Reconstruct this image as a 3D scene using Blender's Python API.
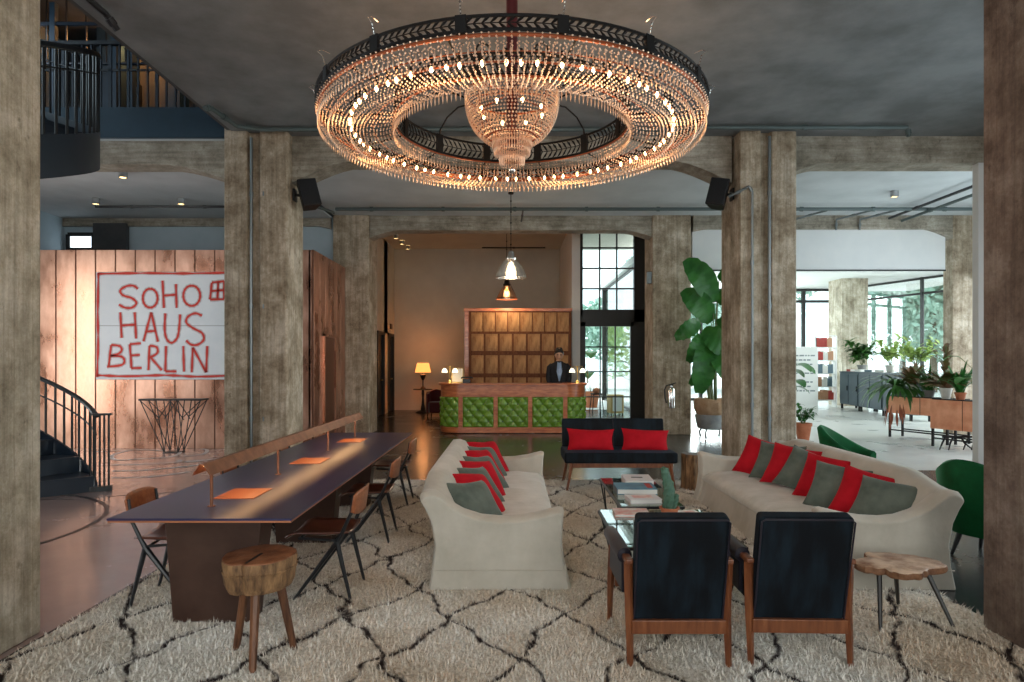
import bpy, bmesh, math, random
import numpy as np
from mathutils import Vector, Matrix, Euler, noise as mnoise

for o in list(bpy.data.objects): bpy.data.objects.remove(o)
scene = bpy.context.scene
R = math.radians
PI = math.pi
rnd = random.Random(7)
COL = scene.collection

# ------------------------------------------------------------------ camera
F = 650.0; HC = 1.55; VX = 512.0; VY = 362.0
cam_d = bpy.data.cameras.new('camera'); cam = bpy.data.objects.new('camera', cam_d); COL.objects.link(cam)
cam.location = (0, 0, HC); cam.rotation_euler = (R(90), 0, 0)
cam_d.sensor_width = 36; cam_d.lens = F/1024*36
cam_d.shift_x = 0.0; cam_d.shift_y = (VY-341)/1024
cam_d.clip_start = .05; cam_d.clip_end = 300
scene.camera = cam

def W(x, y, d): return Vector(((x-VX)*d/F, d, HC+(VY-y)*d/F))
def G(x, y, z=0):
    d = (HC-z)*F/(y-VY); return Vector(((x-VX)*d/F, d, z))

# ------------------------------------------------------------------ world, lights, exposure
w = bpy.data.worlds.new('world'); scene.world = w; w.use_nodes = True
wn = w.node_tree; bg = wn.nodes['Background']
bg.inputs['Color'].default_value = (.80, .93, 1.0, 1); bg.inputs['Strength'].default_value = 2.3
scene.view_settings.view_transform = 'Standard'; scene.view_settings.look = 'None'
scene.view_settings.gamma = 1; scene.view_settings.use_curve_mapping = False
scene.view_settings.exposure = 0.2

def area(name, loc, target, sx, sy, power, col=(1, 1, 1)):
    l = bpy.data.lights.new(name, 'AREA'); l.shape = 'RECTANGLE'; l.size = sx; l.size_y = sy
    l.energy = power; l.color = col
    o = bpy.data.objects.new(name, l); COL.objects.link(o); o.location = loc
    d = Vector(target)-Vector(loc); o.rotation_euler = d.to_track_quat('-Z', 'Y').to_euler(); return o
def point(name, loc, power, col=(1, .6, .3), r=.05):
    l = bpy.data.lights.new(name, 'POINT'); l.energy = power; l.color = col; l.shadow_soft_size = r
    o = bpy.data.objects.new(name, l); COL.objects.link(o); o.location = loc; return o

# daylight through the left hall and garden room windows, plus fill lights
area('fill_rear_left', (-2.6, -3.2, 2.6), (-.8, 5, .6), 2.6, 3.2, 125, (1.0, .97, .93))  # added frontal fill, at an unseen window behind the camera
area('fill_rear_right', (2.4, -3.2, 2.6), (1.2, 5, .6), 2.6, 3.2, 145, (1.0, .97, .93))  # second added fill behind the camera, its window unseen too
area('daylight_left_high', (-9.3, 6.0, 6.6), (-4, 7.5, 3), 5.5, 2.6, 48, (.62, .8, 1.0))
area('daylight_left_low', (-9.4, 8.85, 1.9), (-6.0, 10.6, 1.4), .9, 3.4, 44, (1.0, .93, .86))
area('fill_left_near', (-9.4, 4.3, 2.2), (-3.5, 4.9, 0), 3.0, 3.0, 140, (1.0, .92, .90))  # added to brighten the left floor, table and pier faces
area('fill_right_bay', (6.7, 5.0, 2.8), (2, 5.4, .8), 4.5, 2.6, 75, (.86, .94, 1.0))  # added light for the dark floor at right, from an unseen window
area('daylight_garden_side', (17.2, 15.5, 3.2), (8, 14, 0), 7.0, 3.6, 1350, (.95, .99, 1.0))
area('daylight_garden_back', (8.0, 26.9, 3.0), (6.5, 15, .5), 6.0, 3.2, 850, (.95, .99, 1.0))
area('fill_mid_hall', (-9.2, 11.4, 7.2), (-5, 11.6, 5.6), 2.0, 1.6, 25, (.8, .9, 1.0))  # area light with only solid wall behind it, no window
sun_l = bpy.data.lights.new('sun', 'SUN'); sun_l.energy = 3.5; sun_l.angle = R(3); sun_l.color = (1, .95, .87)
sun = bpy.data.objects.new('sun', sun_l); COL.objects.link(sun)
sun.rotation_euler = Vector((-.55, -.5, -.95)).to_track_quat('-Z', 'Y').to_euler()

# ------------------------------------------------------------------ materials
def newmat(name):
    m = bpy.data.materials.new(name); m.use_nodes = True
    nt = m.node_tree; return m, nt, nt.nodes['Principled BSDF'], nt.nodes.new, nt.links.new
def sinp(b, k, v):
    if k in b.inputs: b.inputs[k].default_value = v
def c4(c): return (c[0], c[1], c[2], 1)
def mat(name, col, rough=.5, metal=0.0, col2=None, nscale=6, stretch=(1, 1, 1), mixlo=.35, mixhi=.65,
        bump=0, bscale=40, bstretch=None, sheen=0, coat=0, spec=None, rough2=None, emis=None, es=0, trans=0, sheen_col=None):
    m, nt, b, N, L = newmat(name)
    b.inputs['Base Color'].default_value = c4(col); b.inputs['Roughness'].default_value = rough
    b.inputs['Metallic'].default_value = metal
    if spec is not None: sinp(b, 'Specular IOR Level', spec)
    if sheen: sinp(b, 'Sheen Weight', sheen); sinp(b, 'Sheen Roughness', .4)
    if sheen and sheen_col: b.inputs['Sheen Tint'].default_value = c4(sheen_col)
    if coat: sinp(b, 'Coat Weight', coat); sinp(b, 'Coat Roughness', .12)
    if trans: sinp(b, 'Transmission Weight', trans)
    if emis: b.inputs['Emission Color'].default_value = c4(emis); b.inputs['Emission Strength'].default_value = es
    if col2 is not None or bump or rough2 is not None:
        tc = N('ShaderNodeTexCoord')
    if col2 is not None or rough2 is not None:
        mp = N('ShaderNodeMapping'); mp.inputs['Scale'].default_value = stretch; L(tc.outputs['Object'], mp.inputs[0])
        nz = N('ShaderNodeTexNoise'); nz.inputs['Scale'].default_value = nscale; nz.inputs['Detail'].default_value = 6
        nz.inputs['Roughness'].default_value = .6; L(mp.outputs[0], nz.inputs['Vector'])
        cr = N('ShaderNodeValToRGB'); cr.color_ramp.elements[0].position = mixlo; cr.color_ramp.elements[1].position = mixhi
        cr.color_ramp.elements[0].color = c4(col); cr.color_ramp.elements[1].color = c4(col2 if col2 is not None else col)
        L(nz.outputs['Fac'], cr.inputs[0])
        if col2 is not None: L(cr.outputs[0], b.inputs['Base Color'])
        if rough2 is not None:
            mr = N('ShaderNodeMapRange'); mr.inputs[1].default_value = .35; mr.inputs[2].default_value = .65
            mr.inputs[3].default_value = rough; mr.inputs[4].default_value = rough2
            L(nz.outputs['Fac'], mr.inputs[0]); L(mr.outputs[0], b.inputs['Roughness'])
    if bump:
        mp2 = N('ShaderNodeMapping'); mp2.inputs['Scale'].default_value = bstretch or stretch; L(tc.outputs['Object'], mp2.inputs[0])
        nb = N('ShaderNodeTexNoise'); nb.inputs['Scale'].default_value = bscale; nb.inputs['Detail'].default_value = 4
        L(mp2.outputs[0], nb.inputs['Vector'])
        bp = N('ShaderNodeBump'); bp.inputs['Strength'].default_value = bump; bp.inputs['Distance'].default_value = .02
        L(nb.outputs['Fac'], bp.inputs['Height']); L(bp.outputs[0], b.inputs['Normal'])
    return m

def concrete(name, dark, mid, light, horiz=False, spots=True):
    """board-marked raw concrete: plank streaks, blotches, pits"""
    m, nt, b, N, L = newmat(name)
    tc = N('ShaderNodeNewGeometry')
    def noise(sc, st, det=6, ro=.6):
        mp = N('ShaderNodeMapping'); mp.inputs['Scale'].default_value = st; L(tc.outputs['Position'], mp.inputs[0])
        n = N('ShaderNodeTexNoise'); n.inputs['Scale'].default_value = sc; n.inputs['Detail'].default_value = det
        n.inputs['Roughness'].default_value = ro; L(mp.outputs[0], n.inputs['Vector']); return n.outputs['Fac']
    st = (1, 1, .05)
    if horiz: st = (.07, .07, 1)
    streak = noise(17, st, 8, .7); blot = noise(2.2, (1, 1, 1), 12, .78); fine = noise(48, (1, 1, .8), 8, .8)
    def ramp(f, els):
        r = N('ShaderNodeValToRGB'); L(f, r.inputs[0])
        while len(r.color_ramp.elements) < len(els): r.color_ramp.elements.new(.5)
        for e, (p, c) in zip(r.color_ramp.elements, els): e.position = p; e.color = c4(c)
        return r.outputs[0]
    base = ramp(blot, [(.37, dark), (.5, mid), (.62, light)])
    def mix(f, a, bb, typ='MULTIPLY'):
        x = N('ShaderNodeMix'); x.data_type = 'RGBA'; x.blend_type = typ
        if isinstance(f, float): x.inputs[0].default_value = f
        else: L(f, x.inputs[0])
        L(a, x.inputs[6]); L(bb, x.inputs[7]); return x.outputs[2]
    s2 = ramp(streak, [(.38, (.66, .62, .57)), (.56, (1.12, 1.10, 1.07))])
    c = mix(.75, base, s2)
    f2 = ramp(fine, [(.3, (.7, .68, .64)), (.6, (1.08, 1.08, 1.08))])
    c = mix(.55, c, f2)
    if spots:
        sp = noise(11, (1, 1, .7), 8, .7)
        s3 = ramp(sp, [(.60, (1, 1, 1)), (.68, (.45, .41, .36))])
        c = mix(.7, c, s3)
    if not horiz:
        sx = N('ShaderNodeSeparateXYZ'); L(tc.outputs['Position'], sx.inputs[0])
        a1 = N('ShaderNodeMath'); a1.operation = 'ADD'; L(sx.outputs[0], a1.inputs[0]); L(sx.outputs[1], a1.inputs[1])
        a2 = N('ShaderNodeMath'); a2.operation = 'MULTIPLY'; L(a1.outputs[0], a2.inputs[0]); a2.inputs[1].default_value = 7.3
        a3 = N('ShaderNodeMath'); a3.operation = 'FRACT'; L(a2.outputs[0], a3.inputs[0])
        bl = ramp(a3.outputs[0], [(.0, (.55, .5, .45)), (.05, (1, 1, 1)), (.93, (1.0, 1.0, 1.0)), (1.0, (1.18, 1.17, 1.15))])
        c = mix(.6, c, bl)
    L(c, b.inputs['Base Color']); b.inputs['Roughness'].default_value = .78
    ad = N('ShaderNodeMath'); ad.operation = 'ADD'; L(streak, ad.inputs[0]); L(fine, ad.inputs[1])
    bp = N('ShaderNodeBump'); bp.inputs['Strength'].default_value = .55; bp.inputs['Distance'].default_value = .02
    L(ad.outputs[0], bp.inputs['Height']); L(bp.outputs[0], b.inputs['Normal'])
    return m

M = {}
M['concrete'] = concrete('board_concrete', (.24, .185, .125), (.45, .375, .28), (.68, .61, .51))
M['concrete_beam'] = concrete('beam_concrete', (.21, .19, .15), (.35, .32, .265), (.48, .45, .39), horiz=True)
M['concrete_grey'] = concrete('pale_board_concrete', (.25, .215, .155), (.44, .395, .31), (.62, .58, .50))
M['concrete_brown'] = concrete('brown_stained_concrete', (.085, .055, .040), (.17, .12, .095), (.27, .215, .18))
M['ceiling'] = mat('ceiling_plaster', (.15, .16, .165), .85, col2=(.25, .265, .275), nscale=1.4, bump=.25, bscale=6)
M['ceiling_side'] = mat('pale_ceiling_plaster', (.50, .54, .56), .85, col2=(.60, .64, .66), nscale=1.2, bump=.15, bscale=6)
M['wall_blue'] = mat('blue_grey_plaster', (.40, .50, .56), .85, col2=(.46, .56, .62), nscale=1.5)
M['wall_cream'] = mat('cream_plaster', (.56, .53, .46), .8, col2=(.63, .60, .52), nscale=1.3)
M['wall_white'] = mat('white_plaster', (.72, .74, .74), .8, col2=(.78, .79, .78), nscale=1.5)
M['wall_dark'] = mat('dark_upper_plaster', (.05, .055, .06), .8, col2=(.09, .09, .09), nscale=1.5)
M['fascia'] = mat('dark_blue_steel_fascia', (.012, .036, .062), .6, col2=(.02, .05, .08), nscale=3)
M['copper'] = mat('aged_copper_panel', (.40, .18, .11), .22, metal=.92, col2=(.76, .46, .34), nscale=2.2, stretch=(1, 1, .5), rough2=.42, bump=.12, bscale=9)
M['copper_seam'] = mat('dark_copper_seam', (.16, .07, .04), .5, metal=.6)
M['copper_red'] = mat('copper_planter', (.72, .29, .16), .38, metal=.55, col2=(.90, .45, .28), nscale=4)
M['floor_dark'] = mat('dark_polished_concrete', (.030, .034, .035), .2, col2=(.055, .058, .057), nscale=.9, rough2=.28)
M['floor_copper_reflection'] = mat('concrete_with_copper_reflection', (.30, .215, .20), .2, col2=(.38, .28, .26), nscale=.8, rough2=.30, coat=.3)  # lighter concrete, with the copper wall's pink reflection put into its colour
M['floor_light'] = mat('pale_polished_concrete', (.50, .50, .49), .25, col2=(.66, .65, .62), nscale=.9, rough2=.38)
M['black'] = mat('black_steel', (.012, .014, .017), .35, spec=.5)
M['blue_black'] = mat('blue_black_steel', (.015, .026, .042), .38)
M['frame_dark'] = mat('dark_window_frame', (.018, .018, .017), .4)
M['pipe'] = mat('galvanised_pipe', (.22, .25, .26), .4, metal=.7)
M['pipe_green'] = mat('painted_pipe', (.09, .12, .12), .5, metal=.2)
M['linen'] = mat('natural_linen', (.42, .385, .32), .92, col2=(.53, .49, .42), nscale=3, stretch=(1, 1, 1), bump=.45, bscale=7, bstretch=(1, 1, .6), sheen=.2)
M['linen_light'] = mat('natural_linen_seat', (.52, .49, .425), .92, col2=(.62, .59, .53), nscale=5, bump=.35, bscale=18, sheen=.25)
M['red_velvet'] = mat('red_velvet', (.36, .003, .010), .85, col2=(.47, .006, .016), nscale=6, sheen=.1, sheen_col=(1, .1, .1), spec=.2, bump=.1, bscale=9)
M['green_velvet_grey'] = mat('sage_velvet', (.075, .095, .078), .8, col2=(.13, .15, .125), nscale=6, sheen=.15, bump=.1, bscale=9, spec=.2)
M['navy_velvet'] = mat('midnight_velvet', (.0018, .003, .005), .7, col2=(.008, .018, .028), nscale=6, stretch=(1.6, 1, .35), sheen=.04, sheen_col=(.4, .7, 1), mixlo=.42, mixhi=.75, spec=.18)
M['black_piping'] = mat('purple_black_velvet', (.013, .010, .018), .6, sheen=.1, spec=.3)
M['green_velvet'] = mat('emerald_velvet', (.002, .055, .014), .75, col2=(.003, .10, .03), nscale=5, spec=.2, sheen=.25, sheen_col=(.3, 1, .5))
M['walnut'] = mat('walnut', (.12, .034, .012), .35, col2=(.22, .075, .028), nscale=5, stretch=(6, 6, 1), coat=.2)
M['teak'] = mat('teak_ply', (.26, .075, .028), .3, col2=(.40, .14, .055), nscale=5, stretch=(1, 6, 6), coat=.4)
M['seat_ply'] = mat('dark_ply_seat', (.06, .016, .010), .3, col2=(.11, .035, .02), nscale=5, coat=.4)
M['mahogany'] = mat('mahogany_desk', (.42, .095, .028), .3, col2=(.66, .21, .07), nscale=4, stretch=(1, 1, 5), coat=.25)
M['cabinet_wood'] = mat('cabinet_frame_wood', (.15, .048, .018), .55, col2=(.25, .09, .035), nscale=4, stretch=(5, 5, 1), spec=.2)
M['cabinet_door'] = mat('cabinet_panel_wood', (.30, .13, .045), .5, col2=(.60, .32, .13), nscale=3.5, stretch=(3.5, 3.5, .8), spec=.25)
M['green_leather'] = mat('green_tufted_leather', (.13, .27, .02), .25, col2=(.19, .36, .035), nscale=6, coat=.5)
M['button_green'] = mat('dark_green_button', (.02, .05, .006), .5)
M['table_top'] = mat('ink_blue_lacquer_top', (.014, .017, .060), .3, col2=(.022, .024, .085), nscale=1.6)
M['table_leg'] = mat('dark_steel_slab', (.055, .026, .018), .4, metal=.3, col2=(.085, .045, .032), nscale=3)
M['table_edge'] = mat('copper_table_edge', (.45, .17, .08), .35, metal=.5)
M['lamp_copper'] = mat('aged_copper_lamp', (.15, .055, .026), .45, metal=.4, col2=(.28, .115, .06), nscale=7)
M['copper_pad'] = mat('copper_pad', (.34, .10, .03), .5, metal=.2)
M['bark'] = mat('bark', (.06, .028, .012), .75, col2=(.34, .19, .085), nscale=7, stretch=(3, 3, .8), bump=.6, bscale=20)
M['log_top'] = mat('cut_log_top', (.15, .05, .022), .45, col2=(.36, .15, .07), nscale=9, bump=.3, bscale=30)
M['stool_leg'] = mat('old_oak_leg', (.06, .024, .012), .4, col2=(.20, .085, .04), nscale=6, stretch=(4, 4, .6))
M['burl'] = mat('burl_top', (.22, .10, .05), .4, col2=(.62, .45, .32), nscale=6, mixlo=.38, mixhi=.6, bump=.3, bscale=15)
M['burl_edge'] = mat('burl_bark_edge', (.12, .05, .022), .7, col2=(.25, .12, .06), nscale=18, bump=.5, bscale=30)
M['brass'] = mat('aged_brass', (.62, .42, .16), .3, metal=.9)
M['milk_glass'] = mat('milk_glass', (.9, .85, .7), .3, emis=(1, .85, .55), es=2.2)
M['lampshade'] = mat('orange_lampshade', (.8, .4, .15), .7, emis=(1, .36, .08), es=1.6)
M['skin'] = mat('skin', (.62, .36, .24), .5)
M['hair'] = mat('black_hair', (.012, .01, .009), .5)
M['suit'] = mat('charcoal_suit', (.012, .014, .02), .8)
M['shirt'] = mat('pale_blue_shirt', (.35, .48, .72), .7)
M['white'] = mat('white_paint', (.78, .78, .76), .5)
M['canvas'] = mat('white_canvas', (.76, .81, .86), .85, col2=(.82, .86, .90), nscale=3)
M['red_spray'] = mat('red_spray_paint', (.62, .045, .03), .7)
M['red_haze'] = mat('pink_overspray', (.72, .33, .31), .8)
M['white_line'] = mat('white_floor_line', (.75, .72, .72), .5)
M['terracotta'] = mat('terracotta', (.42, .12, .05), .75, col2=(.52, .18, .085), nscale=8)
M['leaf'] = mat('green_leaf', (.03, .11, .018), .45, col2=(.06, .18, .03), nscale=4, spec=.4)
M['leaf_dark'] = mat('dark_green_leaf', (.018, .10, .018), .35, col2=(.045, .19, .03), nscale=3, spec=.3)
M['leaf_lime'] = mat('lime_leaf', (.30, .42, .10), .5, col2=(.45, .58, .20), nscale=3)
M['leaf_red'] = mat('bronze_leaf', (.20, .07, .035), .5, col2=(.10, .12, .035), nscale=5)
M['leaf_tree_hazed'] = mat('hazed_tree_leaf', (.27, .45, .36), .8, col2=(.48, .66, .56), nscale=.6)  # leaf green lightened to carry the bright outdoor haze
M['leaf_dry'] = mat('dry_rust_leaf', (.32, .10, .05), .7)
M['cactus'] = mat('cactus_green', (.03, .10, .06), .6, col2=(.09, .18, .12), nscale=14)
M['stem'] = mat('plant_stem', (.10, .13, .04), .6)
M['trunk'] = mat('tree_trunk', (.12, .08, .05), .8)
M['basket'] = mat('burlap_basket', (.36, .22, .12), .85, col2=(.46, .31, .19), nscale=12, bump=.5, bscale=80)
M['zinc'] = mat('zinc_bowl', (.30, .32, .33), .4, metal=.6, col2=(.42, .43, .43), nscale=6)
M['chrome'] = mat('chrome', (.8, .8, .8), .15, metal=1)
M['teal_cabinet'] = mat('slate_blue_cabinet', (.022, .042, .055), .55, col2=(.03, .055, .07), nscale=3)
M['dark_red'] = mat('oxblood_velvet', (.10, .008, .012), .7, sheen=.3)
M['speaker'] = mat('speaker_black', (.008, .008, .009), .5)
M['dark_door'] = mat('dark_stained_door', (.016, .013, .011), .45)
M['ivory_pot'] = mat('ivory_pot', (.6, .58, .52), .5)
M['grey_pot'] = mat('stone_grey_pot', (.20, .20, .19), .7)
M['paper'] = mat('paper', (.75, .74, .70), .7)
M['book_blue'] = mat('blue_book_cover', (.02, .10, .17), .35, col2=(.05, .22, .32), nscale=9)
M['book_grey'] = mat('white_book_cover', (.66, .63, .63), .4)
M['book_black'] = mat('black_print', (.02, .02, .02), .5)
M['book_pink'] = mat('coral_magazine_cover', (.70, .25, .20), .4, col2=(.75, .68, .62), nscale=14)
M['book_red'] = mat('red_cloth_book', (.40, .04, .03), .6)
M['book_tan'] = mat('tan_cloth_book', (.48, .25, .14), .6)
M['book_slate'] = mat('slate_cloth_book', (.10, .16, .20), .6)
M['paving'] = mat('pale_paving', (.62, .62, .60), .8, col2=(.7, .7, .68), nscale=2)
M['sand'] = mat('ochre_wood', (.62, .40, .14), .5)
M['pole_red'] = mat('oxblood_pole', (.06, .006, .008), .4)
M['iron'] = mat('wrought_iron', (.006, .005, .005), .6, spec=.25)
M['gilt'] = mat('gilt_copper_ring', (.34, .085, .03), .45, metal=.5)
M['shade_glass'] = None

def glassmat(name, tint=(1, 1, 1), refl=.08, rough=.02, alpha=.9):
    m = bpy.data.materials.new(name); m.use_nodes = True; nt = m.node_tree; nt.nodes.clear()
    o = nt.nodes.new('ShaderNodeOutputMaterial'); t = nt.nodes.new('ShaderNodeBsdfTransparent'); g = nt.nodes.new('ShaderNodeBsdfGlossy')
    g.inputs['Roughness'].default_value = rough; t.inputs[0].default_value = c4(tint)
    mx = nt.nodes.new('ShaderNodeMixShader'); fr = nt.nodes.new('ShaderNodeLayerWeight'); fr.inputs[0].default_value = .35
    mr = nt.nodes.new('ShaderNodeMapRange'); mr.inputs[3].default_value = refl; mr.inputs[4].default_value = .75
    nt.links.new(fr.outputs['Facing'], mr.inputs[0]); nt.links.new(mr.outputs[0], mx.inputs[0])
    nt.links.new(t.outputs[0], mx.inputs[1]); nt.links.new(g.outputs[0], mx.inputs[2]); nt.links.new(mx.outputs[0], o.inputs[0])
    return m
M['glass'] = glassmat('window_glass', (.93, .97, .96), .04)
M['table_glass'] = glassmat('table_glass', (.72, .86, .80), .10)
M['shade_glass'] = glassmat('ribbed_pendant_glass', (.75, .77, .74), .35, .2)
M['shade_amber'] = glassmat('amber_pendant_glass', (.62, .36, .18), .25, .2)

def crystalmat():
    m, nt, b, N, L = newmat('cut_crystal')
    b.inputs['Base Color'].default_value = (.78, .55, .40, 1); b.inputs['Metallic'].default_value = .6
    b.inputs['Roughness'].default_value = .28
    return m
M['crystal'] = crystalmat()
M['bulb'] = mat('candle_bulb', (1, .8, .5), .3, emis=(1, .64, .28), es=17)
M['candle'] = mat('ivory_candle_sleeve', (.35, .2, .1), .5)

def rugmat():
    m, nt, b, N, L = newmat('shag_wool')
    g = N('ShaderNodeNewGeometry'); sp = N('ShaderNodeSeparateXYZ')
    nz = N('ShaderNodeTexNoise'); nz.inputs['Scale'].default_value = 1.7; nz.inputs['Detail'].default_value = 3
    L(g.outputs['Position'], nz.inputs['Vector'])
    sb = N('ShaderNodeVectorMath'); sb.operation = 'SUBTRACT'; L(nz.outputs['Color'], sb.inputs[0]); sb.inputs[1].default_value = (.5, .5, .5)
    sc = N('ShaderNodeVectorMath'); sc.operation = 'SCALE'; L(sb.outputs[0], sc.inputs[0]); sc.inputs['Scale'].default_value = .42
    ad = N('ShaderNodeVectorMath'); ad.operation = 'ADD'; L(g.outputs['Position'], ad.inputs[0]); L(sc.outputs[0], ad.inputs[1])
    L(ad.outputs[0], sp.inputs[0])
    def mth(op, a, bb=None):
        n = N('ShaderNodeMath'); n.operation = op
        for i, v in enumerate((a, bb)):
            if v is None: continue
            if isinstance(v, (int, float)): n.inputs[i].default_value = v
            else: L(v, n.inputs[i])
        return n.outputs[0]
    x = mth('MULTIPLY', sp.outputs[0], 1/.66); y = mth('MULTIPLY', sp.outputs[1], 1/1.12)
    def line(v):
        fr = mth('FRACT', v); a = mth('ABSOLUTE', mth('SUBTRACT', fr, .5)); return mth('SUBTRACT', .5, a)
    d = mth('MINIMUM', line(mth('ADD', x, y)), line(mth('SUBTRACT', x, y)))
    n2 = N('ShaderNodeTexNoise'); n2.inputs['Scale'].default_value = 14; L(g.outputs['Position'], n2.inputs['Vector'])
    d2 = mth('ADD', d, mth('MULTIPLY', mth('SUBTRACT', n2.outputs['Fac'], .5), .085))
    r = N('ShaderNodeValToRGB'); L(d2, r.inputs[0]); e = r.color_ramp.elements
    e[0].position = .006; e[0].color = (.05, .04, .045, 1); e[1].position = .034; e[1].color = (1, 1, 1, 1)
    n3 = N('ShaderNodeTexNoise'); n3.inputs['Scale'].default_value = 1.0; n3.inputs['Detail'].default_value = 6; L(g.outputs['Position'], n3.inputs['Vector'])
    r3 = N('ShaderNodeValToRGB'); L(n3.outputs['Fac'], r3.inputs[0]); e = r3.color_ramp.elements
    e[0].position = .35; e[0].color = (.68, .59, .48, 1); e[1].position = .62; e[1].color = (.88, .86, .81, 1)
    n4 = N('ShaderNodeTexNoise'); n4.inputs['Scale'].default_value = 60; L(g.outputs['Position'], n4.inputs['Vector'])
    r4 = N('ShaderNodeValToRGB'); L(n4.outputs['Fac'], r4.inputs[0]); e = r4.color_ramp.elements
    e[0].position = .3; e[0].color = (.6, .56, .5, 1); e[1].position = .6; e[1].color = (1, 1, 1, 1)
    def mul(a, c):
        q = N('ShaderNodeMix'); q.data_type = 'RGBA'; q.blend_type = 'MULTIPLY'; q.inputs[0].default_value = 1
        L(a, q.inputs[6]); L(c, q.inputs[7]); return q.outputs[2]
    L(mul(mul(r3.outputs[0], r.outputs[0]), r4.outputs[0]), b.inputs['Base Color']); b.inputs['Roughness'].default_value = .95
    sinp(b, 'Specular IOR Level', .15)
    return m
M['rug'] = rugmat()

# ------------------------------------------------------------------ mesh helpers
class MB:
    def __init__(s): s.v = []; s.f = []
    def add(s, vs, fs):
        n = len(s.v); s.v += [tuple(v) for v in vs]; s.f += [tuple(i+n for i in f) for f in fs]; return s
    def b(s, x0, x1, y0, y1, z0, z1):
        return s.add([(x0, y0, z0), (x1, y0, z0), (x1, y1, z0), (x0, y1, z0), (x0, y0, z1), (x1, y0, z1), (x1, y1, z1), (x0, y1, z1)],
                     [(0, 3, 2, 1), (4, 5, 6, 7), (0, 1, 5, 4), (1, 2, 6, 5), (2, 3, 7, 6), (3, 0, 4, 7)])
    def beam(s, p0, p1, wd, ht, up=(0, 0, 1)):
        p0 = Vector(p0); p1 = Vector(p1); t = (p1-p0).normalized(); u = Vector(up)
        sd = t.cross(u)
        if sd.length < 1e-4: sd = t.cross(Vector((0, 1, 0)))
        sd.normalize(); u = sd.cross(t).normalized()
        vs = []
        for p in (p0, p1):
            for a, c in ((-1, -1), (1, -1), (1, 1), (-1, 1)): vs.append(p+sd*a*wd/2+u*c*ht/2)
        return s.add(vs, [(0, 1, 2, 3), (7, 6, 5, 4), (0, 4, 5, 1), (1, 5, 6, 2), (2, 6, 7, 3), (3, 7, 4, 0)])
    def tube(s, pts, r, n=8, caps=True, closed=False, sx=1, sy=1):
        pts = [Vector(p) for p in pts]; k = len(pts); rs = r if isinstance(r, (list, tuple)) else [r]*k
        rings = []; prev = None
        for i, p in enumerate(pts):
            if closed: t = pts[(i+1) % k]-pts[i-1]
            else: t = pts[min(i+1, k-1)]-pts[max(i-1, 0)]
            t.normalize()
            if prev is None:
                a = Vector((0, 0, 1)) if abs(t.z) < .9 else Vector((1, 0, 0)); u = t.cross(a).normalized()
            else:
                u = (prev-t*prev.dot(t)); u = u.normalized() if u.length > 1e-6 else t.orthogonal().normalized()
            prev = u; v = t.cross(u)
            rings.append([p+(u*math.cos(2*PI*j/n)*sx+v*math.sin(2*PI*j/n)*sy)*rs[i] for j in range(n)])
        return s.loft(rings, caps and not closed, closed)
    def cyl(s, p0, p1, r0, r1=None, n=12): return s.tube([p0, p1], [r0, r0 if r1 is None else r1], n)
    def loft(s, rings, caps=True, closed=False, ringclosed=True):
        n = len(rings[0]); vs = [p for rg in rings for p in rg]; fs = []
        K = len(rings)
        for i in range(K if closed else K-1):
            a = i*n; c = ((i+1) % K)*n
            for j in range(n if ringclosed else n-1):
                j2 = (j+1) % n; fs.append((a+j, a+j2, c+j2, c+j))
        if caps: fs.append(tuple(range(n-1, -1, -1))); fs.append(tuple((K-1)*n+j for j in range(n)))
        return s.add(vs, fs)
    def lathe(s, prof, c=(0, 0, 0), n=24, caps=True, M4=None):
        c = Vector(c)
        rings = [[c+Vector((r*math.cos(2*PI*j/n), r*math.sin(2*PI*j/n), z)) for j in range(n)] for r, z in prof]
        if M4 is not None: rings = [[M4 @ p for p in rg] for rg in rings]
        return s.loft(rings, caps)
    def sph(s, c, r, n=12, sc=(1, 1, 1), m=None):
        m = m or n//2+1
        prof = [(max(1e-4, math.sin(PI*i/m))*r, -math.cos(PI*i/m)*r) for i in range(m+1)]
        c = Vector(c)
        rings = [[c+Vector((q*math.cos(2*PI*j/n)*sc[0], q*math.sin(2*PI*j/n)*sc[1], z*sc[2])) for j in range(n)] for q, z in prof]
        return s.loft(rings, True)
    def octa(s, c, r, h=None):
        h = h or r; x, y, z = c
        return s.add([(x+r, y, z), (x, y+r, z), (x-r, y, z), (x, y-r, z), (x, y, z+h), (x, y, z-h)],
                     [(0, 1, 4), (1, 2, 4), (2, 3, 4), (3, 0, 4), (1, 0, 5), (2, 1, 5), (3, 2, 5), (0, 3, 5)])
    def prism(s, poly, a0, a1, ax='y'):
        def P(q, a):
            if ax == 'y': return (q[0], a, q[1])
            if ax == 'x': return (a, q[0], q[1])
            return (q[0], q[1], a)
        n = len(poly); vs = [P(q, a0) for q in poly]+[P(q, a1) for q in poly]
        fs = [tuple(range(n)), tuple(range(2*n-1, n-1, -1))]+[(i, i+n, (i+1) % n+n, (i+1) % n) for i in range(n)]
        return s.add(vs, fs)
    def grid(s, fn, nu, nv):
        vs = [fn(i/nu, j/nv) for j in range(nv+1) for i in range(nu+1)]
        fs = [(j*(nu+1)+i, j*(nu+1)+i+1, (j+1)*(nu+1)+i+1, (j+1)*(nu+1)+i) for j in range(nv) for i in range(nu)]
        return s.add(vs, fs)
    def xf(s, m): s.v = [tuple(m @ Vector(v)) for v in s.v]; return s
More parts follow.
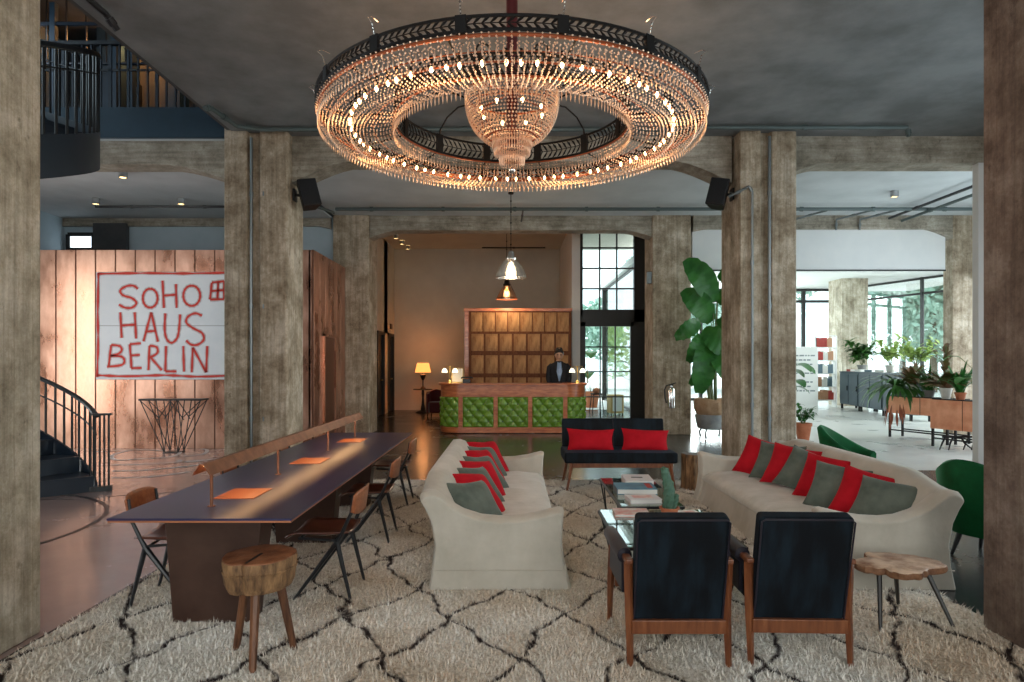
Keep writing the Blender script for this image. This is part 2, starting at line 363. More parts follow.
    def build(s, name, m, parent=None, smooth=35, bevel=0, seg=2, subsurf=0, solid=0, loc=None, rot=None, fix=True):
        me = bpy.data.meshes.new(name); me.from_pydata(s.v, [], s.f); me.update()
        if fix:
            bm = bmesh.new(); bm.from_mesh(me); bmesh.ops.recalc_face_normals(bm, faces=bm.faces); bm.to_mesh(me); bm.free()
        if smooth is not None:
            me.polygons.foreach_set('use_smooth', [True]*len(me.polygons)); me.set_sharp_from_angle(angle=R(smooth))
        me.materials.append(m)
        o = bpy.data.objects.new(name, me); COL.objects.link(o)
        if parent is not None: o.parent = parent
        if loc is not None: o.location = loc
        if rot is not None: o.rotation_euler = rot
        if solid: q = o.modifiers.new('solid', 'SOLIDIFY'); q.thickness = solid; q.offset = 0
        if bevel:
            q = o.modifiers.new('bevel', 'BEVEL'); q.width = bevel; q.segments = seg; q.limit_method = 'ANGLE'; q.angle_limit = R(40); q.harden_normals = True
        if subsurf: q = o.modifiers.new('sub', 'SUBSURF'); q.levels = subsurf; q.render_levels = subsurf
        return o

def tag(o, label=None, cat=None, group=None, kind=None):
    if label: o['label'] = label
    if cat: o['category'] = cat
    if group: o['group'] = group
    if kind: o['kind'] = kind
    return o
def thing(name, label, cat, loc=(0, 0, 0), rotz=0, group=None):
    o = bpy.data.objects.new(name, None); COL.objects.link(o); o.location = loc; o.rotation_euler = (0, 0, rotz)
    o.empty_display_size = .1
    return tag(o, label, cat, group)
def struct(name, mb, m, label=None, **k):
    o = mb.build(name, m, **k); o['kind'] = 'structure'
    if label: o['label'] = label
    return o
def copy_tree(o, parent=None, label=None):
    c = o.copy(); COL.objects.link(c); c.parent = parent
    if label: c['label'] = label
    for ch in list(o.children): copy_tree(ch, c)
    return c
# ================================================================== THE ROOM
ZC = 4.68          # ceiling of the hall
YP0, YP1 = 8.8, 9.6      # middle row of piers
YB0, YB1 = 13.86, 14.7   # rear row
XI, XO = 3.05, 3.87      # inner / outer faces of the piers

def B(x0, x1, y0, y1, z0, z1): return MB().b(x0, x1, y0, y1, z0, z1)

struct('floor_hall', B(-2.66, 7.0, -4, 9.3, -.2, 0).b(-2.66, 3.87, 9.3, 21.2, -.2, 0).b(-4.0, -2.66, 14.2, 21.2, -.2, 0), M['floor_dark'], 'dark polished concrete floor')
struct('floor_stair_hall', B(-9.6, -2.66, -4, 14.2, -.2, 0), M['floor_copper_reflection'], 'polished concrete floor by the staircase, copper reflection in its pink')
struct('floor_garden_room', B(3.87, 16.5, 9.3, 27.0, -.2, 0), M['floor_light'], 'pale polished floor of the sunlit side room')
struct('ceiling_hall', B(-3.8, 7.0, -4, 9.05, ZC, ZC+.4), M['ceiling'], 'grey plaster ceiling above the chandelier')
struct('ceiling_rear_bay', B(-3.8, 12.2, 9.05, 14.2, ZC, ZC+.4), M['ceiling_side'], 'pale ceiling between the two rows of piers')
struct('floor_gallery', B(-9.6, -3.8, 9.0, 14.2, ZC-.02, ZC+.40), M['fascia'], 'dark blue edge of the upper gallery floor')
struct('ceiling_under_gallery', B(-9.6, -3.86, 9.05, 13.95, ZC-.05, ZC-.021), M['ceiling_side'], 'ceiling under the gallery')
struct('ceiling_upper_hall', B(-9.6, -3.8, -4, 14.2, 8.4, 8.6), M['wall_dark'], 'dark ceiling of the upper storey')
struct('wall_above_hall', B(-3.86, -3.801, -4, 9.0, ZC+.01, 8.4).b(-3.86, -3.801, 9.0, 14.2, ZC+.4, 8.4), M['wall_dark'], 'dark wall above the slab edge')
# left wall with window openings, the low near one added to light the floor
wl = MB()
wl.b(-9.8, -9.6, -4, 2.7, 0, 5.0).b(-9.8, -9.6, 5.9, 7.6, 0, 5.0).b(-9.8, -9.6, 2.7, 5.9, 0, .5).b(-9.8, -9.6, 2.7, 5.9, 3.9, 5.0).b(-9.8, -9.6, 7.6, 9.6, 3.8, 5.0).b(-9.8, -9.6, 9.6, 14.2, 0, 5.0)
wl.b(-9.8, -9.6, -4, 3.0, 5.0, 8.6).b(-9.8, -9.6, 3.0, 9.0, 8.0, 8.6).b(-9.8, -9.6, 9.0, 14.2, 5.0, 8.6)
struct('wall_left', wl, M['wall_blue'], 'blue grey left wall')
struct('wall_stair_hall_back', B(-9.6, -3.8, 13.95, 14.15, 0, ZC), M['wall_blue'], 'blue grey plaster wall above the copper panels')
struct('wall_gallery_back', B(-9.6, -3.86, 13.9, 14.15, ZC+.4, 8.4), M['wall_dark'], 'dark back wall of the gallery')
struct('wall_rear', B(-9.6, -4.4, -4.2, -4, 0, 8.6).b(-4.4, 4.2, -4.2, -4, 4.3, 5.0).b(-.8, .6, -4.2, -4, 0, 4.3).b(4.2, 7.0, -4.2, -4, 0, 5.0).b(-4.4, 4.2, -4.2, -4, 0, .8), M['wall_cream'], 'wall behind the viewpoint')
struct('wall_right_bay', B(6.95, 7.15, -4, 3.0, 0, 5.0).b(6.95, 7.15, 7.2, 9.0, 0, 5.0).b(6.95, 7.15, 3.0, 7.2, 4.2, 5.0), M['wall_white'], 'white right wall')
struct('wall_right_end', B(6.46, 7.15, 9.0, 9.12, 0, 4.31), M['wall_white'], 'white end of wall beside the right foreground column')

# garden room shell
struct('wall_garden_lintel', B(3.87, 9.3, 13.95, 14.2, 3.52, 4.7), M['wall_white'], 'white wall panel over the wide opening to the side room')
struct('trim_opening_edge', B(3.87, 9.3, 13.93, 13.949, 3.50, 3.53), M['frame_dark'])
struct('ceiling_garden_room', B(3.6, 16.5, 14.2, 27.0, 4.5, 4.7), M['wall_white'], 'white ceiling of the garden room')
struct('wall_garden_right_front', B(9.84, 10.1, 9.3, 13.95, 3.3, ZC).b(9.84, 12.0, 13.95, 14.2, 0, 4.7), M['wall_white'])

# reception alcove
struct('wall_alcove_left', B(-4.0, -3.8, 14.2, 18.3, 0, 5.3).b(-4.0, -3.8, 19.3, 19.85, 0, 5.3).b(-4.0, -3.8, 20.85, 21, 0, 5.3).b(-4.0, -3.8, 18.3, 20.85, 2.42, 5.3), M['wall_cream'], 'cream left wall of the reception alcove')
struct('wall_alcove_back', B(-4.0, 1.8, 21, 21.2, 0, 5.3), M['wall_cream'], 'cream back wall of the reception alcove')
struct('wall_alcove_right', B(1.55, 1.76, 16.8, 21, 0, 5.3), M['wall_white'], 'white partition between reception and the tall window')
struct('ceiling_alcove', B(-4.0, 3.9, 14.2, 21.2, 5.2, 5.4).b(-4, 3.9, 14.15, 14.3, 4.5, 5.4), M['wall_cream'], 'dim ceiling of the reception alcove')
struct('wall_entrance_right', B(3.64, 3.85, 14.7, 17.5, 0, 5.3), M['wall_white'])
struct('baseboard_alcove', B(-3.8, 1.55, 20.96, 20.999, 0, .16), M['wall_cream'])

# beams
def haunch_beam(name, x0, x1, y0, y1, zb, zt, hl=None, hr=None, label=None):
    poly = [(x0, zt), (x0, zb-(hl[1] if hl else 0))]
    if hl: poly += [(x0+hl[0]*k/5, zb-hl[1]*(1-k/5)**1.35) for k in range(1, 6)]
    if hr: poly += [(x1-hr[0]*(1-k/5), zb-hr[1]*(k/5)**1.35) for k in range(0, 6)]
    else: poly += [(x1, zb)]
    poly += [(x1, zt)]
    return struct(name, MB().prism(poly, y0, y1), M['concrete_beam'], label, bevel=.01)
haunch_beam('trim_1', -XI, XI, 9.01, 9.42, 4.33, ZC+.01, (.75, .30), (.75, .30), 'haunched concrete beam between the two middle piers')
haunch_beam('trim_2', XO, 6.95, 9.01, 9.42, 4.31, ZC+.01, (.45, .14), None, 'concrete beam from the right pier to the white wall')
haunch_beam('trim_3', -9.6, -XO, 9.06, 9.42, 4.30, ZC-.04, None, (.9, .25), 'concrete beam under the gallery edge')
haunch_beam('trim_4', -XI, XI, 13.9, 14.3, 4.37, ZC+.01, (.6, .17), (.6, .17), 'haunched concrete beam above the reception')
haunch_beam('trim_5', XO, 9.42, 13.87, 14.2, 4.39, ZC+.01, (.3, .05), (.6, .22), 'concrete beam above the white wall panel')
haunch_beam('trim_6', -9.6, -XO, 13.87, 13.94, 4.45, ZC-.06, None, (.3, .06))

# piers: two thick posts with a recessed web between them
def pier(name, x0, x1, y0, y1, z1, label, web=True):
    m = MB()
    if web:
        wd = x1-x0
        m.prism([(x0, y0), (x0+.36*wd, y0), (x0+.37*wd, y0+.09), (x0+.54*wd, y0+.09), (x0+.56*wd, y0+.02), (x1-.02, y0+.02), (x1, y0+.05),
                 (x1, y1), (x0, y1)], 0, z1, 'z')
    else: m.b(x0, x1, y0, y1, 0, z1)
    return struct(name, m, M['concrete'], label, bevel=.015)
pier('wall_pier_left', -3.9, -XI, YP0, 9.5, ZC+.3, 'board marked concrete pier left of the reception view')
pier('wall_pier_right', XI+.04, XO, YP0, YP1, ZC+.3, 'board marked concrete pier behind the long right sofa')
pier('wall_pier_reception_left', -3.82, -XI, YB0, YB1, 4.8, 'concrete pier at the left of the reception alcove', web=False)
pier('wall_pier_reception_right', 3.0, 3.82, YB0, YB1, 4.8, 'concrete pier with the chrome flask shaped extinguisher', web=False)
pier('wall_pier_side_room', 9.40, 10.2, 13.87, 14.18, 4.8, 'concrete pier behind the planters', web=False)
struct('wall_foreground_pier_left', B(-3.75, -2.70, 2.45, 3.73, 0, ZC+.2), M['concrete_grey'], 'weathered concrete pier at the left edge', bevel=.015)
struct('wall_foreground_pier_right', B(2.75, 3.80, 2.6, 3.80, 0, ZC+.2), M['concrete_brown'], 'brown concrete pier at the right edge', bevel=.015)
struct('wall_pier_garden', B(11.63, 12.55, 22.9, 23.9, 0, 4.6), M['concrete_grey'], 'pale concrete pier inside the garden room', bevel=.02)

# copper clad box
def copper_wall(name, p0, p1, z1, n, label, open_=None):
    p0 = Vector(p0); p1 = Vector(p1); d = p1-p0; L = d.length; t = d/L; nrm = Vector((t.y, -t.x, 0))
    root = thing(name, label, 'wall panelling', p0)
    root['kind'] = 'structure'; del root['category']
    m = MB(); s = MB(); wd = L/n
    for i in range(n):
        a = t*(i*wd+.012); c = t*((i+1)*wd-.012); q = nrm*.012
        vs = [a, c, c-q*6, a-q*6]
        m.add([v+Vector((0, 0, z)) for z in (0, z1) for v in (a, c, c-nrm*.06, a-nrm*.06)],
              [(0, 1, 2, 3), (7, 6, 5, 4), (0, 4, 5, 1), (1, 5, 6, 2), (2, 6, 7, 3), (3, 7, 4, 0)])
        s.beam(t*(i*wd)-nrm*.02+Vector((0, 0, .0)), t*(i*wd)-nrm*.02+Vector((0, 0, z1)), .03, .03)
    s.beam(-nrm*.08+Vector((0, 0, z1/2)), d-nrm*.08+Vector((0, 0, z1/2)), .03, z1)
    c1 = m.build('copper_panel', M['copper'], root, bevel=.004, seg=1); s.build('seam', M['copper_seam'], root)
    return root
copper_wall('wall_copper_front', (-9.6, 11.65, 0), (-3.55, 11.65, 0), 3.56, 17, 'copper panelled wall behind the painted canvas')
copper_wall('wall_copper_side', (-3.55, 11.65, 0), (-3.55, 13.85, 0), 3.56, 6, 'copper panelled side of the box beside the pier')
nich = MB().b(-3.56, -3.535, 12.25, 12.95, 0, 2.02)
struct('door_1', nich, M['copper_seam'], 'recessed copper door')
struct('trim_7', B(-3.55, -3.51, 12.20, 12.25, 0, 2.08).b(-3.55, -3.51, 12.95, 13.0, 0, 2.08).b(-3.55, -3.51, 12.20, 13.0, 2.03, 2.08), M['copper'])

# dark doors in the alcove's left wall
for i, (y0, y1) in enumerate(((18.3, 19.3), (19.85, 20.85))):
    r = MB().b(-3.9, -3.86, y0+.06, y1-.06, 0, 2.36)
    o = struct('door_%d' % (i+2), r, M['dark_door'], 'dark door in the alcove wall, %s' % ('nearer one' if i == 0 else 'the one by the corner'))
    f = MB().b(-3.9, -3.77, y0, y0+.07, 0, 2.44).b(-3.9, -3.77, y1-.07, y1, 0, 2.44).b(-3.9, -3.77, y0, y1, 2.36, 2.44)
    f.build('door_frame', M['dark_door'], o)
    MB().cyl((-3.86, y1-.16, 1.02), (-3.80, y1-.16, 1.02), .02).build('door_handle', M['brass'], o)

# tall black window and glazed door beside the reception
x0, x1, yw = 1.80, 3.60, 17.4
win = MB().b(x0, x0+.09, yw-.05, yw+.1, 2.78, 5.15).b(x1-.34, x1-.02, yw-.05, yw+.1, 0, 5.15).b(x0, x1-.02, yw-.05, yw+.1, 2.62, 2.95).b(x0, x1, yw-.05, yw+.1, 5.08, 5.2)
gx = [x0+.09+(x1-.34-x0-.09)*k/3 for k in range(4)]
for k in (1, 2): win.b(gx[k]-.018, gx[k]+.018, yw-.03, yw+.05, 2.95, 5.1)
for y in (248, 268.4, 288.7):
    z = HC+(VY-y)*yw/F; win.b(x0+.09, x1-.34, yw-.03, yw+.05, z-.018, z+.018)
wo = struct('window_1', win, M['frame_dark'], 'tall black steel window of small panes above the glazed door')
B(x0+.09, x1-.34, yw+.0, yw+.008, 2.95, 5.1).build('pane', M['glass'], wo)
dr = MB().b(x0, x0+.16, yw-.06, yw+.06, 0, 2.62).b(x1-.44, x1-.34, yw-.06, yw+.06, 0, 2.62).b(x0, x1-.34, yw-.06, yw+.06, 2.5, 2.62).b(x0, x1-.34, yw-.06, yw+.06, 0, .05)
dx0, dx1 = x0+.16, x1-.44
for k in (1, 2): dr.b(dx0+(dx1-dx0)*k/3-.016, dx0+(dx1-dx0)*k/3+.016, yw-.03, yw+.03, .05, 2.5)
for y in (347, 371.6, 396.8):
    z = HC+(VY-y)*yw/F; dr.b(dx0, dx1, yw-.03, yw+.03, z-.016, z+.016)
do = struct('door_4', dr, M['frame_dark'], 'black framed glazed door with a grid of panes')
B(dx0, dx1, yw-.004, yw+.004, .05, 2.5).build('pane', M['glass'], do)
MB().tube([(dx0+.05, yw-.07, 1.0), (dx0+.05, yw-.12, 1.02), (dx0+.05, yw-.12, 1.3), (dx0+.05, yw-.07, 1.32)], .015).build('door_handle', M['brass'], do)

# garden room windows
def glazing(name, p0, p1, z0, z1, vs, hs, label, wdt=.09, slim=()):
    p0 = Vector(p0); p1 = Vector(p1); d = p1-p0; m = MB()
    for k in vs: m.beam(p0+d*k+Vector((0, 0, z0)), p0+d*k+Vector((0, 0, z1)), wdt, wdt)
    for h in hs: m.beam(p0+Vector((0, 0, h)), p1+Vector((0, 0, h)), wdt*.8, wdt*.8)
    o = struct(name, m, M['frame_dark'], label)
    g = MB().beam(p0+Vector((0, 0, (z0+z1)/2)), p1+Vector((0, 0, (z0+z1)/2)), .01, z1-z0)
    g.build('pane', M['glass'], o); return o
glazing('window_2', (13.45, 25.2, 0), (14.75, 21.0, 0), 0, 4.5, (0, .62, .95), (.05, 3.93, 4.45), 'wide side window looking onto green hills')
glazing('window_3', (14.75, 21.0, 0), (16.2, 13.0, 0), 0, 4.5, (0.02, .5, 1), (.05, 3.93, 4.45), 'side window continuing behind the white wall')
glazing('window_4', (3.7, 26.2, 0), (13.45, 26.2, 0), 0, 4.5, (0, .12, .26, .4, .54, .68, .825, 1), (.05, 1.9, 3.99, 4.45), 'far windows of the garden room', wdt=.13)
glazing('window_5', (3.75, 17.5, 0), (3.75, 26.2, 0), 0, 4.5, (0, 1), (.05, 4.45), 'side window of the garden room facing the entrance yard', wdt=.09)
# left wall windows, and windows added for light behind, near left and right
glazing('window_6', (-4.4, -4.1, 0), (-.8, -4.1, 0), .8, 4.3, (0, .33, .66, 1), (.85, 2.4, 4.25), 'added rear left window, unseen')
glazing('window_7', (.6, -4.1, 0), (4.2, -4.1, 0), .8, 4.3, (0, .33, .66, 1), (.85, 2.4, 4.25), 'added rear right window, unseen')
glazing('window_8', (-9.7, 3.0, 0), (-9.7, 9.0, 0), 5.0, 8.0, (0, .25, .5, .75, 1), (5.05, 6.5, 7.95), 'high left window')
glazing('window_9', (-9.7, 7.6, 0), (-9.7, 9.6, 0), 0, 3.8, (0, .5, 1), (.05, 2.0, 3.75), 'low left window beside the stairs')
glazing('window_13', (-9.7, 2.7, 0), (-9.7, 5.9, 0), .5, 3.9, (0, .33, .66, 1), (.55, 2.2, 3.85), 'added left window near the long table, unseen')
glazing('window_10', (7.05, 3.0, 0), (7.05, 7.2, 0), 0, 4.2, (0, .33, .66, 1), (.05, 2.2, 4.15), 'added right bay window, unseen')
# small dark framed window left over the copper box, and lit windows on the gallery
def little_window(name, x0, x1, z0, z1, y, nx, label):
    m = MB()
    for k in range(nx+1):
        x = x0+(x1-x0)*k/nx; m.b(x-.04, x+.04, y-.05, y, z0, z1)
    m.b(x0, x1, y-.05, y, z0-.04, z0+.04).b(x0, x1, y-.05, y, z1-.04, z1+.04).b(x0, x1, y-.05, y, (z0+z1)/2-.03, (z0+z1)/2+.03)
    o = struct(name, m, M['frame_dark'], label)
    B(x0, x1, y-.018, y-.010, z0, z1).build('pane', M['sky_pane'], o)
M['sky_pane'] = mat('daylit_frosted_pane', (.6, .7, .8), .6, emis=(.8, .92, 1), es=1.6)
little_window('window_11', -9.5, -8.95, 3.65, 4.28, 13.94, 1, 'small dark framed window above the copper wall')
little_window('window_12', -8.75, -7.95, 6.95, 7.45, 13.89, 3, 'gallery window behind the railing')
struct('trim_8', B(-8.9, -8.2, 13.80, 13.93, 3.5, 4.5), M['wall_dark'])
struct('trim_9', B(-8.5, -8.0, 13.3, 13.89, 5.08, 8.4).b(-7.2, -6.9, 13.5, 13.89, 5.08, 8.4), M['fascia'])
point('gallery_lamp_light', (-7.7, 13.2, 8.0), 34, (1, .45, .15), .15)
point('gallery_lamp_light', (-6.2, 13.2, 7.7), 10, (1, .6, .3), .15)

# inlaid floor lines near the stairs
ring = MB()
n = 60; cx, cy = -5.75, 5.9
for k in range(n):
    a0 = R(-75+150*k/n); a1 = R(-75+150*(k+1)/n)
    ring.add([(cx+r*math.cos(a), cy+r*math.sin(a), .003) for a in (a0, a1) for r in (1.74, 1.78)], [(0, 1, 3, 2)])
o = ring.build('trim_10', M['black']); o['kind'] = 'structure'; o['label'] = 'dark arc inlaid in the floor at the foot of the stairs'
ln = MB().beam((-4.75, 7.45, .002), (-3.3, 8.0, .002), .015, .002).beam((-9, 7.2, .002), (-4.95, 7.35, .002), .015, .002)
o = ln.build('trim_11', M['black']); o['kind'] = 'structure'

# ================================================================== RUG
def rug():
    x0, x1, y0, y1 = -2.62, 2.86, .7, 8.52
    m = MB(); m.grid(lambda u, v: (x0+(x1-x0)*u+.02*math.sin(v*31+u*3), y0+(y1-y0)*v+.02*math.sin(u*27), .004+.003*math.sin(u*173)*math.sin(v*211)), 110, 150)
    o = m.build('shag_rug', M['rug'], smooth=60)
    g = np.random.default_rng(3); N = 330000
    yy = y0+(y1-y0)*g.random(N)**1.55; xx = x0+(x1-x0)*g.random(N)
    keep = (np.abs(xx) < .82*yy+.5); xx = xx[keep]; yy = yy[keep]; N = len(xx)
    # columns stand through the rug's edge
    keep = ~((xx < -2.69) | ((xx > 2.74) & (yy < 3.82))); xx = xx[keep]; yy = yy[keep]; N = len(xx)
    az = g.random(N)*2*PI; cl = np.sin(xx*9+yy*4)+np.cos(yy*11-xx*5); az = az*.75+cl
    cz = .5+.5*np.sin(xx*63+yy*17)*np.sin(yy*71-xx*23); Ln = .016+.022*g.random(N)+.012*cz; el = R(18)+R(55)*g.random(N)*(.4+.6*cz); wd = .0026+.003*g.random(N)
    dx = np.cos(az)*np.cos(el)*Ln; dy = np.sin(az)*np.cos(el)*Ln; dz = np.sin(el)*Ln
    px = -np.sin(az)*wd; py = np.cos(az)*wd
    V = np.empty((N, 3, 3)); z0 = .002
    V[:, 0] = np.stack([xx-px, yy-py, np.full(N, z0)], 1); V[:, 1] = np.stack([xx+px, yy+py, np.full(N, z0)], 1)
    V[:, 2] = np.stack([xx+dx, yy+dy, z0+dz], 1)
    me = bpy.data.meshes.new('pile'); me.vertices.add(N*3); me.vertices.foreach_set('co', V.reshape(-1))
    me.loops.add(N*3); me.loops.foreach_set('vertex_index', np.arange(N*3, dtype=np.int32))
    me.polygons.add(N); me.polygons.foreach_set('loop_start', np.arange(0, N*3, 3, dtype=np.int32))
    me.polygons.foreach_set('loop_total', np.full(N, 3, dtype=np.int32)); me.update(); me.validate(); me.materials.append(M['rug'])
    p = bpy.data.objects.new('pile', me); COL.objects.link(p); p.parent = o; p['kind'] = 'stuff'
    tag(o, 'large cream shaggy wool rug with dark wobbly diamond lines', 'rug')
rug()
ZR = .002   # things on the rug stand in its pile
# ================================================================== CHANDELIER
def chandelier():
    D = 5.5; root = thing('chandelier', 'huge ring shaped crystal chandelier with a beaded bowl at its centre', 'chandelier', (0, D, HC+2.0))
    # local z=0 is the underside of the outer band
    def ringbar(m, r, z, t, n=96): m.tube([(r*math.cos(2*PI*k/n), r*math.sin(2*PI*k/n), z) for k in range(n)], t, 6, closed=True)
    def band(r, z0, z1, nleaf, nblk):
        m = MB(); ringbar(m, r, z0, .010); ringbar(m, r, z1, .011); ringbar(m, r+.004, z0+.006, .007)
        zm = (z0+z1)/2; h = (z1-z0)/2
        ringbar(m, r, zm, .0035)
        for k in range(nleaf):
            a = 2*PI*k/nleaf; da = 2*PI/nleaf
            for s in (-1, 1):
                p = [(r*math.cos(a), r*math.sin(a), zm), (r*math.cos(a+da*.5), r*math.sin(a+da*.5), zm+s*h*.55), (r*math.cos(a+da*.95), r*math.sin(a+da*.95), zm+s*h*.86)]
                m.tube(p, [.004, .0105, .003], 4)
        for k in range(nblk):
            a = 2*PI*(k+.5)/nblk; c, s = math.cos(a), math.sin(a)
            q = MB().b(-.012, .012, -.035, .035, z0-.01, z1+.012).xf(Matrix.Rotation(a, 4, 'Z') @ Matrix.Translation((r, 0, 0))); m.add(q.v, q.f)
        return m
    Ro, Ri, Rb = 1.59, .975, 1.33
    band(Ro, 0, .088, 190, 16).build('outer_band', M['iron'], root)
    band(Ri, .0, .155, 120, 12).build('inner_band', M['iron'], root)
    g = MB()
    for r, z, t in ((Rb, -.07, .007), (1.15, -.09, .004), (1.46, -.065, .004), (Ri+.01, -.012, .009), (Ro-.02, -.018, .012)): ringbar(g, r, z, t)
    g.build('gilt_ring', M['gilt'], root)
    sp = MB()
    for k in range(12):
        a = 2*PI*(k+.5)/12; c, s = math.cos(a), math.sin(a)
        sp.tube([(Ro*c, Ro*s, .01), (Rb*c, Rb*s, -.05), (Ri*c, Ri*s, .01)], .008, 6)
        sp.tube([(Ri*c, Ri*s, .14), ((Ri-.01)*c, (Ri-.01)*s, .21), (.86*c, .86*s, .30), (.70*c, .70*s, .35), (.52*c, .52*s, .33), (.395*c, .395*s, .27)], .008, 6)
    sp.build('ribs', M['iron'], root)
    MB().cyl((0, 0, -.2), (0, 0, 1.12), .048, n=16).build('pole', M['pole_red'], root)
    # beads: radial strands sagging from outer to inner band
    prof = [(1.59, -.01), (1.585, -.05), (1.56, -.09), (1.52, -.115), (1.46, -.13), (1.39, -.14), (1.31, -.145), (1.23, -.145), (1.15, -.14), (1.08, -.13), (1.02, -.11), (.985, -.075), (.975, -.03)]
    prof2 = [(1.57, -.01), (1.50, -.035), (1.44, -.05), (1.38, -.055)]
    bm_ = MB(); L = [0]
    def sample(prof, step):
        out = []; carry = 0
        for (a, b), (c, d) in zip(prof, prof[1:]):
            l = math.hypot(c-a, d-b); t = carry
            while t < l: out.append((a+(c-a)*t/l, b+(d-b)*t/l)); t += step
            carry = t-l
        return out
    for k in range(216):
        a = 2*PI*k/216; c, s = math.cos(a), math.sin(a)
        for i, (r, z) in enumerate(sample(prof, .027)):
            if r < 1.22 and k % 3 == 1: continue
            bm_.octa((r*c+rnd.uniform(-.003, .003), r*s, z+rnd.uniform(-.003, .003)), .0075, .009)
        if k % 2 == 0:
            for r, z in sample(prof2, .03): bm_.octa((r*c, r*s, z), .007, .008)
    for r, z, n in ((1.575, -.07, 300), (1.47, -.128, 260), (1.25, -.15, 220), (1.0, -.10, 190)):
        for k in range(n):
            a = 2*PI*k/n; bm_.octa((r*math.cos(a), r*math.sin(a), z), .0065)
    o = bm_.build('crystal_strands', M['crystal'], root, smooth=None, fix=False); o['kind'] = 'stuff'
    fr = MB()
    for r, zt, h, n in ((1.578, -.07, .085, 230), (1.50, -.12, .05, 200), (.985, -.05, .11, 170), (1.33, -.15, .035, 180)):
        for k in range(n):
            a = 2*PI*(k+.3)/n; x, y = r*math.cos(a), r*math.sin(a)
            fr.octa((x, y, zt-.008), .006); fr.octa((x, y, zt-h*.58), .0062, h*.42)
    o = fr.build('crystal_fringe', M['crystal'], root, smooth=None, fix=False); o['kind'] = 'stuff'
    # centre bowl
    bw = MB(); Rc = .395
    for j in range(17):
        t = j/16; r = Rc*math.sqrt(max(0, 1-(t*.92)**2.3)); z = .24-.40*t
        n = max(16, int(2*PI*r/.027))
        for k in range(n):
            a = 2*PI*(k+.5*(j % 2))/n; bw.octa((r*math.cos(a), r*math.sin(a), z), .010, .011)
    def tier(r, z0, z1, n):
        for k in range(n):
            a = 2*PI*k/n; x, y = r*math.cos(a), r*math.sin(a); zz = z0
            bw.octa((x, y, z0), .008); bw.octa((x, y, (z0+z1)/2), .0075, abs(z1-z0)*.5)
    tier(.165, -.10, -.20, 48); tier(.150, -.16, -.26, 44); tier(.14, -.12, -.19, 40); tier(.105, -.22, -.34, 34); tier(.085, -.24, -.33, 26)
    tier(.395, .26, .19, 70); tier(.30, .19, .13, 50)
    o = bw.build('crystal_bowl', M['crystal'], root, smooth=None, fix=False); o['kind'] = 'stuff'
    cr = MB(); ringbar(cr, Rc, .25, .009, 48); ringbar(cr, .20, -.10, .007, 32); ringbar(cr, .135, -.155, .006, 24)
    for k in range(8):
        a = 2*PI*k/8; c, s = math.cos(a), math.sin(a)
        cr.tube([(0, 0, .28), (Rc*c, Rc*s, .25)], .006, 5)
        cr.tube([(Rc*c, Rc*s, .25), (.36*c, .36*s, .05), (.26*c, .26*s, -.07), (.13*c, .13*s, -.155)], .004, 5)
    cr.build('bowl_frame', M['gilt'], root)
    MB().sph((0, 0, -.375), .03, 14).build('finial_ball', M['chrome'], root)
    # bulbs
    def bulb(x, y, z, up=1, r=.0135):
        m = MB().lathe([(.002, -.018*up), (r*.75, -.012*up), (r, -.001*up), (r*.85, .010*up), (r*.4, .020*up), (.001, .028*up)], (x, y, z), 10)
        return m
    b0 = None; nb = 66
    for k in range(nb):
        a = 2*PI*(k+.35*math.sin(k*1.7)*.6)/nb; x, y = Rb*math.cos(a), Rb*math.sin(a)
        if b0 is None:
            b0 = bulb(0, 0, 0, -1).build('bulb', M['bulb'], root); c0 = MB().cyl((0, 0, .02), (0, 0, .085), .010, .012, 8).build('candle_socket', M['iron'], root)
            b0.location = (x, y, -.075); c0.location = (x, y, -.075)
        else:
            for q in (b0, c0):
                c = q.copy(); COL.objects.link(c); c.parent = root; c.location = (x, y, -.075)
    for k in range(8):
        a = 2*PI*(k+.4)/8; c = b0.copy(); COL.objects.link(c); c.parent = root; c.location = (.27*math.cos(a), .27*math.sin(a), .12)
    # wire hooks standing on the band
    h0 = MB().tube([(0, 0, .09), (.025, 0, .17)], .0025, 4)
    for z in (.11, .13, .15, .17): h0.octa((.006+.25*(z-.10), 0, z), .0075)
    h0.tube([(.025, 0, .17), (.06, 0, .19), (.03, 0, .21), (-.03, 0, .2)], .003, 4)
    h = None
    for k in range(16):
        a = 2*PI*(k+.5)/16
        if h is None: h = h0.build('wire_hook', M['chrome'], root); q = h
        else: q = h.copy(); COL.objects.link(q); q.parent = root
        q.location = (Ro*math.cos(a), Ro*math.sin(a), 0); q.rotation_euler = (0, 0, a)
chandelier()
# the glow of its candles, standing in the bulb ring
for k in range(8):
    a = 2*PI*(k+.5)/8
    point('chandelier_candle_light', (1.33*math.cos(a), 5.5+1.33*math.sin(a), HC+1.80), 5.5, (1, .58, .28), .12)
point('chandelier_bowl_light', (0, 5.5, HC+2.1), 9, (1, .58, .28), .12)
for k in range(4):
    a = 2*PI*(k+.25)/4
    point('chandelier_upward_light', (1.25*math.cos(a), 5.5+1.25*math.sin(a), HC+2.25), 2.5, (1, .50, .22), .12)

